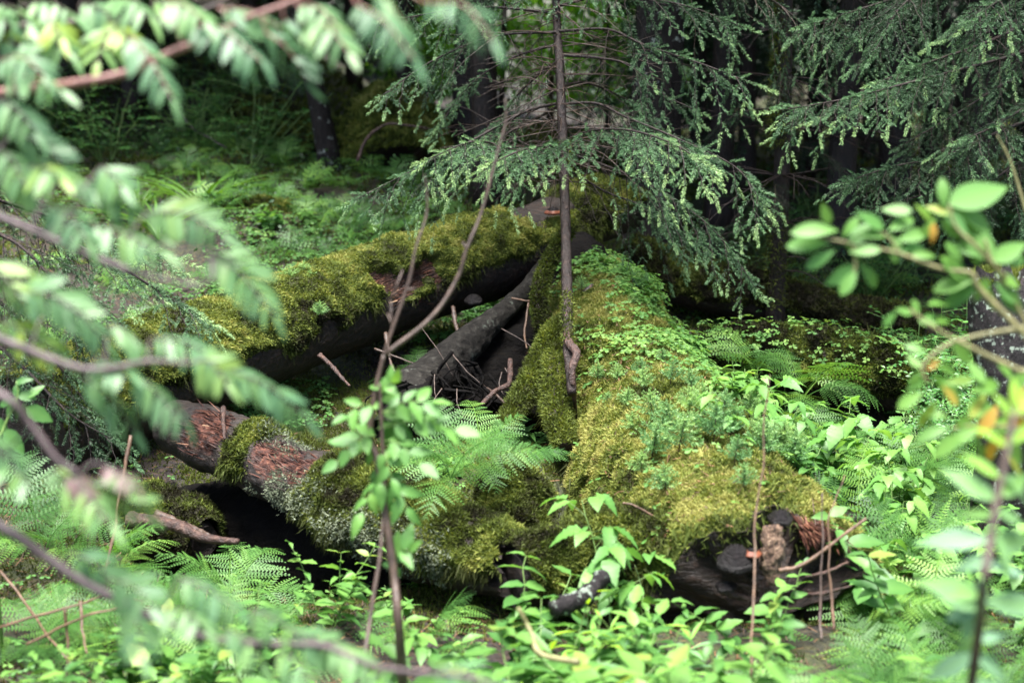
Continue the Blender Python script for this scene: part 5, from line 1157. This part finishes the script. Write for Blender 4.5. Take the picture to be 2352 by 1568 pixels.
for k, pp in enumerate([[(0, 1440, 3.9), (130, 1400, 3.9), (250, 1370, 3.9), (330, 1380, 3.8)], [(60, 1480, 3.8), (180, 1420, 3.8), (330, 1385, 3.8)], [(148, 1400, 3.8), (155, 1480, 3.8), (150, 1600, 3.7)], [(185, 1380, 3.9), (190, 1450, 3.85), (200, 1500, 3.8)], [(0, 1310, 4.2), (60, 1390, 4.1), (130, 1480, 3.9), (210, 1570, 3.8)]]):
    stick(pp, (.0042, .0022), 'thin bare bramble stem looping through the lower left growth', 'tanstem', 'stem', 'bramble_stem', 'bramble stems at the lower left')
g = np.random.default_rng(77)
for k in range(9):
    u, v = g.uniform(940, 1220), g.uniform(740, 930); d = 6.7 - (v - 740) * .002
    L_ = g.uniform(60, 160); a = g.uniform(.6, 2.5)
    stick([(u, v, d), (u + L_ * .5 * math.cos(a) + g.normal(0, 8), v + L_ * .5 * math.sin(a), d - .05), (u + L_ * math.cos(a), v + L_ * math.sin(a), d - .1)], (.003, .0012), 'fine dead root hanging in the dark hollow under the long log', 'twig', 'root', 'dead_root', 'dead roots in the dark hollow')

# ================================================================== NEAR AND BLURRED: the rowan at the left
def sample_near(path, q):
    k = np.argmin(np.linalg.norm(path - q, axis=1)); return path[k]
def spray(Lf, St, a, b_, seed, near=None, tint=.5, n_=7, ll=.050, bend=None):
    """one pinnate rowan leaf from a to b"""
    g = np.random.default_rng(seed); a = np.asarray(a, float); b_ = np.asarray(b_, float); L = np.linalg.norm(b_ - a)
    mid = (a + b_) / 2 + np.array([0, 0, .10 * L]) + g.normal(0, .02 * L, 3); c = spl([a, mid, b_], 2 * n_ + 3); T_ = nrm(np.gradient(c, axis=0))
    St.tube(c, np.linspace(.0018, .0009, len(c)), 4, .5, cap=False)
    if near is not None:
        q = sample_near(near, a); St.tube(spl([q, (q + a) / 2 + [0, 0, .01], a], 6), [.002, .002, .002, .002, .0018, .0018], 4, .5, cap=False)
    nz_ = nrm(UP + .35 * g.normal(size=3) + np.array([0, -.55, 0])); X, Z, Pp, Sc = [], [], [], []
    for i in range(n_):
        k = 1 + int(i * (len(c) - 3) / (n_ - 1 + 1e-6)); sd = nrm(np.cross(nz_, T_[k])); s = ll * (.72 + .5 * math.sin(math.pi * (i + .8) / (n_ + .6))) * g.uniform(.92, 1.08)
        for e in (1, -1):
            X.append(sd * e * .82 + T_[k] * .50 + np.array([0, 0, -.42]) + g.normal(0, .07, 3)); Z.append(nz_ + .12 * g.normal(size=3)); Pp.append(c[k]); Sc.append(s)
    X.append(T_[-1] + np.array([0, 0, -.2])); Z.append(nz_); Pp.append(c[-1]); Sc.append(ll)
    X = nrm(np.array(X)); R_ = frames(X, np.array(Z)); Pp = np.array(Pp); Sc = np.array(Sc); pick = g.integers(0, 3, len(X))
    for q in range(3):
        w = pick == q; Lf.scatter(T_ROWAN[q], R_[w], Pp[w], Sc[w] * 1.0, tint + g.normal(0, .07, w.sum()))
rw = thing('rowan_tree', 'rowan at the left edge with blurred feathery branches hanging before the logs', 'rowan tree', (0, 0, 0))
RS = .93; tx, ty = -1.58, 2.37; tz = float(gz(tx, ty)); tb = MB(); z = np.linspace(tz - .1, 3.6, 30)
tb.tube(np.stack([tx + .03 * np.sin(z * 2), ty + .03 * np.cos(z * 2.3), z], -1), np.linspace(.05, .018, 30), 12, .5, 0, .12); tb.obj('trunk', M['greytwig'], rw)
def rowan_branch(path, r, mat, sprays, seed, d):
    pts = [np.array([tx, ty, P(0, path[0][1], 2.35)[2] - .05])] + [P(u, v, dd * RS) for (u, v, dd) in path]
    c = spl(pts, 50); r = (r[0] * .72, r[1] * .72); St = MB(); St.tube(c, np.linspace(r[0], r[1], 50), 8, .5, 0, .12)
    Lf = MB()
    for k, s in enumerate(sprays):
        u1, v1, u2, v2 = s[:4]; tint = (s[4] if len(s) > 4 else .5) + .08; dd = (s[5] if len(s) > 5 else d) * RS
        g = np.random.default_rng(seed * 100 + k); a = P(u1, v1, dd); b2 = P(u2, v2, dd - g.uniform(-.04, .10)); L = math.hypot(u2 - u1, v2 - v1) * K * dd
        spray(Lf, St, a, b2, seed * 100 + k, c, tint + g.normal(0, .08), max(4, int(L / .0165)), .047 * dd / 2.4)
    g = np.random.default_rng(seed * 7)
    for k in range(9):                                          # leaves on the part of the branch outside the frame
        q = c[2 + int(g.uniform(0, 17))]; e = q + np.array([g.uniform(-.03, .08), g.uniform(-.08, .08), g.uniform(-.12, .05)])
        if (q[0] / (K * (q[1] * CP - (q[2] - CAMZ) * SP)) + 1176) < -160: spray(Lf, St, q, e, seed * 300 + k, None, .55 + g.normal(0, .08), 6, .040)
    o = St.obj('branch', M[mat], rw); Lf.obj('leaves', M['rowan'], o); return c
rowan_branch([(-200, 250, 2.5), (0, 213, 2.45), (165, 193, 2.4), (300, 165, 2.4), (390, 122, 2.4), (480, 88, 2.4), (560, 45, 2.4), (660, 8, 2.4), (800, -60, 2.4)], (.012, .005), 'redtwig',
    [(300, 85, 395, 225, .45), (450, 60, 600, 140, .5), (500, 20, 650, 70, .4), (610, 75, 705, 182, .5), (380, 10, 470, 50, .6), (690, 10, 785, 75, .55), (700, 55, 800, 118, .68), (820, 10, 950, 135, .55, 2.1), (975, 5, 1130, 92, .4, 2.1), (10, 182, 140, 208, .55), (0, 140, 100, 172, .55), (530, 95, 570, 150, .5), (860, -20, 930, 60, .5, 2.1), (650, 40, 700, 130, .45)], 1, 2.4)
rowan_branch([(-200, 110, 2.7), (0, 68, 2.7), (150, 54, 2.7), (330, 45, 2.7), (450, 30, 2.7), (560, -20, 2.7)], (.012, .006), 'twig',
    [(74, 7, 170, 35, .55), (0, 10, 65, 55, .5), (186, 7, 255, 38, .5), (260, 0, 345, 40, .5), (350, 5, 468, 48, .55), (262, 60, 225, 140, .5), (53, 90, 158, 120, .5), (0, 92, 72, 127, .5), (105, 40, 140, 85, .95), (0, 30, 10, 75, .95), (255, 50, 300, 90, .85), (-60, 20, 20, 50, .5)], 2, 2.7)
rowan_branch([(-200, 420, 2.4), (0, 498, 2.35), (110, 545, 2.35), (220, 592, 2.35), (330, 630, 2.35), (450, 655, 2.35), (490, 640, 2.35)], (.011, .004), 'greytwig',
    [(0, 228, 82, 302, .5), (35, 300, 142, 372, .55), (77, 380, 140, 410, .8), (148, 405, 318, 478, .5), (232, 383, 280, 425, .5), (110, 470, 200, 552, .5), (210, 440, 355, 530, .5), (335, 490, 510, 535, .5), (140, 515, 372, 578, .5), (490, 578, 600, 648, .5), (478, 585, 628, 722, .5), (0, 405, 90, 440, .55), (0, 340, 60, 430, .6)], 3, 2.4)
rowan_branch([(-200, 700, 2.4), (0, 778, 2.3), (90, 815, 2.3), (180, 845, 2.3), (250, 848, 2.3), (340, 830, 2.3), (430, 835, 2.3)], (.012, .005), 'greytwig',
    [(0, 650, 112, 658, .9), (20, 673, 212, 735, .5), (0, 733, 138, 815, .85), (253, 743, 328, 798, .5), (350, 775, 512, 833, .5), (440, 824, 522, 875, .55), (527, 849, 704, 962, .5), (190, 866, 307, 988, .5), (232, 824, 294, 854, .6), (300, 860, 424, 967, .5), (-40, 600, 60, 700, .7), (120, 690, 240, 780, .45)], 4, 2.35)
rb5 = rowan_branch([(-200, 830, 2.3), (0, 905, 2.2), (70, 975, 2.2), (130, 1055, 2.2), (180, 1090, 2.2)], (.011, .006), 'greytwig',
    [(0, 1062, 72, 1122, .5), (116, 1072, 255, 1202, .5), (211, 1108, 332, 1174, .5), (-60, 1000, 30, 1060, .5)], 5, 2.25)
rowan_branch([(-200, 1130, 2.4), (0, 1208, 2.3), (100, 1275, 2.3), (200, 1342, 2.3), (290, 1385, 2.3), (360, 1422, 2.3), (480, 1464, 2.3), (600, 1478, 2.3), (740, 1482, 2.3), (870, 1532, 2.25), (1060, 1552, 2.2), (1150, 1580, 2.2)], (.013, .005), 'greytwig',
    [(172, 1270, 262, 1335, .5), (260, 1333, 347, 1392, .5), (415, 1326, 547, 1402, .5), (440, 1390, 480, 1450, .5), (577, 1397, 698, 1476, .55), (668, 1450, 792, 1512, .6), (370, 1400, 470, 1440, .5), (760, 1480, 880, 1560, .6), (640, 1490, 720, 1570, .55), (1000, 1530, 1120, 1580, .5), (520, 1440, 600, 1520, .5), (300, 1400, 330, 1500, .5)], 6, 2.3)
# withered purplish leaves at the lower left of the rowan
M['withered'] = leaf_mat('withered leaf', [(0, (.09, .05, .05)), (.5, (.17, .10, .10)), (1, (.14, .20, .08))], .5, .3, .4, 0)
wl = MB(); ws = MB(); ws.tube(rb5[22:] + np.array([0, -.004, .004]), np.linspace(.004, .004, 28), 6)
for k, (u1, v1, u2, v2) in enumerate([(160, 1085, 222, 1168), (240, 1068, 312, 1118)]): spray(wl, ws, P(u1, v1, 2.05), P(u2, v2, 2.02), 900 + k, rb5, .5, 6, .025)
o = ws.obj('branch', M['greytwig'], rw); wl.obj('withered_leaves', M['withered'], o)
# pointed clear leaves at the left edge, farther off
def leaf_list(items, d, tpls, Lf, seed, tint=.5, wfac=1.0, lfac=1.0):
    """(u, v) base, (u, v) tip in the photograph's pixels"""
    g = np.random.default_rng(seed)
    for k, it in enumerate(items):
        u1, v1, u2, v2 = it[:4]; tt = it[4] if len(it) > 4 else tint; dd = it[5] if len(it) > 5 else d
        a = P(u1, v1, dd); b = P(u2, v2, dd + g.uniform(-.02, .03)); b = a + (b - a) * lfac; L = np.linalg.norm(b - a)
        z_ = nrm(np.array([g.normal(0, .25), -.75, .65]) + .15 * g.normal(size=3)); Lf.scatter(tpls[k % len(tpls)], frames((b - a)[None], z_[None]), a[None], np.array([[L, L * wfac, L * .7]]), tt + g.normal(0, .06))
sh = thing('spindle_shrub', 'shrub shoot with clear pointed bright leaves at the left edge below the rowan twig', 'shrub', (0, 0, 0))
Lf = MB(); leaf_list([(36, 912, 5, 955), (36, 912, 40, 870), (40, 905, 85, 915, .7), (44, 920, 30, 965), (55, 925, 60, 970), (60, 935, 122, 968, .7), (60, 915, 100, 880, .7), (36, 880, 70, 865, .7), (0, 930, 30, 915), (10, 985, 58, 1042), (0, 1000, 18, 1040), (-20, 960, 20, 990)], 4.0, T_OVATE, Lf, 5, .62)
St = MB(); St.tube(spl([on_ground(-60, 4.0), P(-20, 1100, 4.0), P(10, 980, 4.0), P(40, 915, 4.0), P(38, 875, 4.0)], 20), np.linspace(.006, .002, 20), 6); o = St.obj('stem', M['greenstem'], sh); Lf.obj('leaves', M['broad'], o)

# ================================================================== NEAR AND BLURRED: willow shrub at the right
wl_ = thing('willow_shrub', 'willow shrub at the right edge with large blurred oval leaves, some turning orange', 'willow shrub', (0, 0, 0))
bx = P(2560, 900, 2.65); bg_ = np.array([bx[0], bx[1], float(gz(bx[0], bx[1])) - .05])
wst = MB(); dW = 2.6
for pp, r in (([bg_, P(2520, 1200, 2.6), P(2430, 870, 2.6), P(2352, 768, 2.6), P(2248, 662, 2.6), P(2232, 628, 2.6), P(2160, 617, 2.6), P(2065, 582, 2.6), P(1960, 560, 2.6), P(1880, 545, 2.6)], (.008, .002)),
              ([P(2400, 830, 2.6), P(2330, 690, 2.6), P(2283, 610, 2.6), P(2262, 550, 2.6)], (.005, .0025)),
              ([P(2310, 640, 2.55), P(2245, 570, 2.5), P(2195, 520, 2.5), P(2180, 470, 2.5)], (.005, .0025)),
              ([P(2065, 582, 2.6), P(2040, 545, 2.6), P(2000, 520, 2.6)], (.003, .002)), ([P(1960, 560, 2.6), P(1965, 610, 2.6), P(1960, 625, 2.6)], (.003, .002)),
              ([bg_, P(2500, 1150, 2.5), P(2400, 880, 2.5), P(2336, 849, 2.5), P(2230, 798, 2.5), P(2150, 755, 2.5), P(2090, 711, 2.5)], (.0075, .002)),
              ([P(2420, 740, 2.6), P(2325, 757, 2.6), P(2240, 772, 2.6), P(2170, 795, 2.6), P(2120, 840, 2.6), P(2130, 880, 2.6)], (.005, .003)),
              ([bg_ + [.05, .1, 0], P(2540, 900, 3.4), P(2400, 620, 3.4), P(2352, 470, 3.4), P(2320, 370, 3.4), P(2290, 310, 3.4)], (.009, .0012))):
    wst.tube(spl(pp, 36), np.linspace(r[0], r[1], 36), 7, .5, 0, .15)
o = wst.obj('branch', M['olivetwig'], wl_); Lf = MB()
leaf_list([(1905, 560, 1815, 560), (1925, 530, 1838, 520), (1905, 515, 1890, 470, .75), (1918, 575, 1855, 610, .4), (1935, 545, 1965, 500), (1950, 560, 2012, 510, .6), (1950, 580, 2015, 570), (1938, 560, 1985, 590, .6),
           (1970, 615, 1900, 650, .35), (1968, 618, 1935, 670), (1975, 605, 2020, 655, .55), (2030, 525, 1975, 490), (2040, 530, 2095, 500), (2035, 545, 1985, 530), (2095, 485, 2030, 480, .6), (2100, 470, 2150, 510, .75), (2150, 500, 2120, 540, .8), (2190, 490, 2130, 475, .8),
           (2060, 555, 2125, 530), (2065, 580, 2120, 555, .35), (2070, 570, 2042, 540), (2048, 560, 2060, 600),
           (2170, 480, 2165, 415), (2180, 470, 2305, 430), (2185, 475, 2280, 520), (2180, 490, 2240, 440, .5), (2175, 485, 2220, 535, .35), (2160, 500, 2205, 545),
           (2210, 530, 2262, 600), (2280, 600, 2205, 500), (2262, 590, 2200, 560, .6), (2150, 590, 2105, 580), (2160, 590, 2235, 650, .6), (2240, 640, 2150, 660), (2250, 650, 2170, 700, .5),
           (2280, 600, 2352, 560), (2290, 605, 2352, 590), (2285, 625, 2340, 650, .8), (2270, 640, 2240, 690), (2285, 650, 2340, 690, .6), (2240, 650, 2300, 700, .75), (2300, 660, 2345, 720), (2210, 600, 2180, 560),
           (2140, 560, 2146, 520, 1.05), (2095, 720, 2060, 710), (2110, 725, 2100, 690), (2120, 730, 2160, 720, .6), (2110, 735, 2150, 745), (2130, 700, 2180, 690, .6), (2150, 740, 2185, 730, .75),
           (2115, 845, 2085, 815), (2130, 850, 2155, 825, 1.05), (2140, 860, 2200, 905, .7), (2125, 870, 2085, 895), (2120, 850, 2090, 880), (2150, 840, 2200, 850, .8), (2160, 870, 2210, 930, .6), (2170, 880, 2230, 870, .7),
           (2180, 980, 2115, 1000), (2200, 960, 2250, 1010, .7), (2190, 985, 2230, 960, .8), (2240, 940, 2300, 930, .75), (2260, 960, 2330, 1000, .8), (2220, 1000, 2170, 1030), (2280, 990, 2352, 950, .8), (2320, 900, 2360, 850, .7), (2330, 960, 2352, 890, .85), (2240, 1010, 2270, 1060, .7), (2310, 1000, 2345, 1060, .75)], dW, T_WILLOW, Lf, 7, .62, .86, 1.10)
leaf_list([(2120, 900, 2070, 930, .75), (2150, 920, 2120, 975, .8), (2200, 930, 2170, 890, .8), (2230, 900, 2290, 880, .7), (2290, 930, 2260, 985, .85), (2320, 940, 2352, 1000, .8), (2250, 985, 2190, 1010, .75), (2300, 1000, 2260, 1050, .85), (2200, 1000, 2150, 1045, .8), (2330, 880, 2300, 830, .7), (2345, 920, 2390, 880, .8), (2260, 880, 2230, 835, .7), (2310, 1040, 2350, 1090, .8), (2180, 960, 2130, 940, .75), (2230, 960, 2260, 910, .85), (2340, 1000, 2290, 1020, .9), (2130, 815, 2090, 790, .7), (2190, 790, 2230, 830, .6), (2060, 715, 2030, 745, .6)], 2.55, T_WILLOW, Lf, 8, .75, .9, 1.15)
Lf.obj('leaves', M['willow'], o)
pt_ = MB(); pt_.tube(spl([P(2420, 1010, 2.5), P(2340, 985, 2.55), P(2250, 975, 2.6), P(2185, 985, 2.6)], 16), np.linspace(.005, .002, 16), 6); pt_.tube(spl([P(2430, 990, 2.45), P(2360, 960, 2.5), P(2290, 950, 2.6), P(2240, 945, 2.6)], 16), np.linspace(.004, .002, 16), 6); pt_.obj('branch', M['olivetwig'], wl_)

# willowherb, nearest of all, lower right corner
wh = thing('willowherb', 'tall blurred grey-green plant with long narrow leaves nearest the camera at the lower right', 'plant', (0, 0, 0))
q = on_ground(2215, 2.15); St = MB(); St.tube(spl([q, P(2232, 1566, 2.15), P(2255, 1369, 1.87), P(2275, 1240, 1.88), P(2292, 1140, 1.9), P(2315, 1030, 1.92), P(2330, 940, 1.95)], 40), np.linspace(.0085, .0035, 40), 9, .5, 0, .08)
o = St.obj('stem', M['twig'], wh); Lf = MB()
leaf_list([(2275, 1240, 2115, 1232), (2275, 1245, 2390, 1238), (2282, 1220, 2330, 1330), (2255, 1370, 2120, 1330), (2255, 1385, 2165, 1418), (2258, 1380, 2420, 1395), (2250, 1400, 2145, 1340), (2240, 1460, 2190, 1512), (2240, 1470, 2310, 1455), (2235, 1500, 2130, 1560), (2235, 1510, 2340, 1540),
           (2262, 1320, 2215, 1470, .5), (2290, 1150, 2178, 1075, .7), (2292, 1140, 2370, 1085, .65), (2300, 1100, 2215, 1040, .75), (2305, 1090, 2380, 1150, .6), (2315, 1030, 2250, 960, .8), (2318, 1020, 2400, 960, .8), (2325, 960, 2290, 900, .9), (2330, 950, 2380, 890, .9), (2285, 1180, 2210, 1180, .6), (2287, 1170, 2360, 1200, .6), (2270, 1280, 2200, 1300), (2268, 1290, 2352, 1320), (2330, 940, 2335, 870, .95), (2232, 1560, 2150, 1620), (2235, 1560, 2330, 1600)], 2.17, T_LANCE, Lf, 9, .52, 1.75, 1.08)
Lf.obj('leaves', M['lance'], o)
for k, (u, d, lab) in enumerate([(2010, 2.6, 'blurred narrow-leaved plant low in the right foreground'), (2330, 2.7, 'blurred narrow-leaved plant at the lower right edge behind the tall one')]): plantat('lance', u, d, 1.0, lab, 'plant', None, 700 + k)
for k, (u, d, s) in enumerate([(870, 2.5, .9), (1180, 2.45, .85), (1420, 2.45, .85), (620, 2.5, .8), (1650, 2.5, .85), (1890, 2.5, .85), (1000, 2.35, .8)]):
    plantat('opposite', u, d, s, 'blurred leafy plant nearest the camera along the bottom edge', 'leafy plant', 'blurred plants along the bottom edge', 720 + k)

# the thin leafless-topped sapling in the middle
sp = thing('thin_sapling', 'thin forked leafless sapling in the middle with leaves only low on its stems', 'sapling', (0, 0, 0))
q = on_ground(925, 3.3); St = MB()
St.tube(spl([q, P(918, 1470, 3.3), P(905, 1320, 3.32), P(885, 1180, 3.34), P(868, 1060, 3.35), P(850, 1000, 3.36), P(862, 900, 3.36), P(882, 815, 3.36)], 50), np.linspace(.0125, .005, 50), 9, .5, 0, .2)
St.tube(spl([P(882, 815, 3.36), P(990, 730, 3.38), P(1050, 640, 3.4), P(1072, 572, 3.4), P(1105, 490, 3.42), P(1130, 400, 3.43), P(1148, 330, 3.44), P(1162, 280, 3.45), P(1160, 228, 3.45)], 50), np.linspace(.0062, .0018, 50), 8, .5, 0, .2)
St.tube(spl([P(882, 815, 3.36), P(900, 760, 3.36), P(938, 650, 3.37), P(955, 570, 3.38), P(980, 490, 3.4), P(978, 420, 3.4), P(975, 400, 3.4)], 40), np.linspace(.005, .0016, 40), 7, .5, 0, .2)
St.tube(spl([P(880, 1180, 3.34), P(872, 1280, 3.3), P(850, 1420, 3.25), P(838, 1560, 3.2), on_ground(830, 3.2)], 30), np.linspace(.004, .006, 30), 7, .5, 0, .2)
St.tube(spl([P(885, 1150, 3.34), P(880, 1050, 3.33), P(875, 940, 3.33), P(872, 880, 3.33)], 20), np.linspace(.006, .003, 20), 7, .5, 0, .2)
for (u1, v1, u2, v2) in ((900, 765, 898, 690), (898, 690, 925, 620), (1072, 572, 1062, 555), (935, 665, 960, 662), (905, 755, 890, 720)): St.tube(np.array([P(u1, v1, 3.36), P(u2, v2, 3.37)]), [.003, .002], 6)
o = St.obj('stem', M['twig'], sp); Lf = MB()
leaf_list([(875, 890, 840, 885, .7), (875, 890, 905, 900, .8), (876, 930, 835, 935, .7), (876, 920, 930, 900, .8), (872, 960, 900, 1010, .6), (880, 950, 960, 940, .7), (930, 945, 1000, 935, .7), (940, 950, 985, 985, .6), (960, 960, 1040, 990, .6), (900, 970, 880, 1040, .6), (905, 985, 960, 1050, .55), (930, 980, 940, 1040, .5), (985, 965, 1020, 1000, .6), (860, 1000, 800, 965, .6), (855, 1010, 775, 1055, .75), (855, 1020, 800, 1035, .7), (862, 1030, 830, 1075, .7), (880, 1090, 840, 1150, .4), (885, 1110, 935, 1160, .45), (880, 1120, 850, 1190, .4), (890, 1090, 940, 1100, .4), (885, 1140, 910, 1190, .4), (875, 1080, 830, 1100, .4), (905, 1290, 935, 1270, .55), (905, 1300, 870, 1290, .5), (910, 1300, 925, 1330, .5), (900, 960, 950, 1000, .65), (915, 950, 985, 955, .7), (870, 985, 910, 960, .7)], 3.35, T_OVATE, Lf, 15, .55, 1.0, .84)
St = MB(); St.tube(spl([P(876, 945, 3.33), P(930, 948, 3.33), P(1000, 965, 3.33)], 8), np.linspace(.002, .001, 8), 4); St.tube(spl([P(862, 1000, 3.35), P(830, 1010, 3.35), P(790, 1045, 3.35)], 8), np.linspace(.002, .001, 8), 4)
g = np.random.default_rng(19)
for (u1, v1, u2, v2) in ((868, 985, 1045, 985), (866, 960, 990, 925), (868, 1010, 965, 1065), (860, 1000, 775, 1058), (862, 940, 800, 955), (884, 1110, 935, 1165), (884, 1100, 832, 1178), (870, 1030, 900, 1100), (866, 930, 905, 880), (900, 1300, 940, 1265)):
    w0, w1 = P(u1, v1, 3.35), P(u2, v2, 3.30); q = spl([w0, (w0 + w1) / 2 + [0, 0, .02], w1], 9); St.tube(q, np.linspace(.0016, .0007, 9), 4, cap=False); L_ = np.linalg.norm(w1 - w0); T_ = nrm(w1 - w0); sd = nrm(np.cross(T_, [0, -.7, .7]))
    n_ = max(3, int(L_ / .022)); X = np.array([T_ * .65 + sd * (1 if k % 2 else -1) * .75 - UP * .12 for k in range(n_)] + [T_]); Pq = np.array([q[min(8, 2 + int(6 * k / n_))] for k in range(n_)] + [q[-1]])
    Lf.scatter(T_OVATE[n_ % 3], frames(X + g.normal(0, .12, X.shape), np.array([[0, -.6, .8]]) + .25 * g.normal(size=X.shape)), Pq, g.uniform(.042, .066, n_ + 1), .58 + g.normal(0, .10, n_ + 1))
St.tube(spl([P(905, 1320, 3.32), P(885, 1180, 3.34), P(868, 1060, 3.35), P(852, 1000, 3.36), P(864, 900, 3.36)], 30), .003, 5)
Lf.obj('leaves', M['rasp'], o); St.obj('side_twig', M['greenstem'], o)
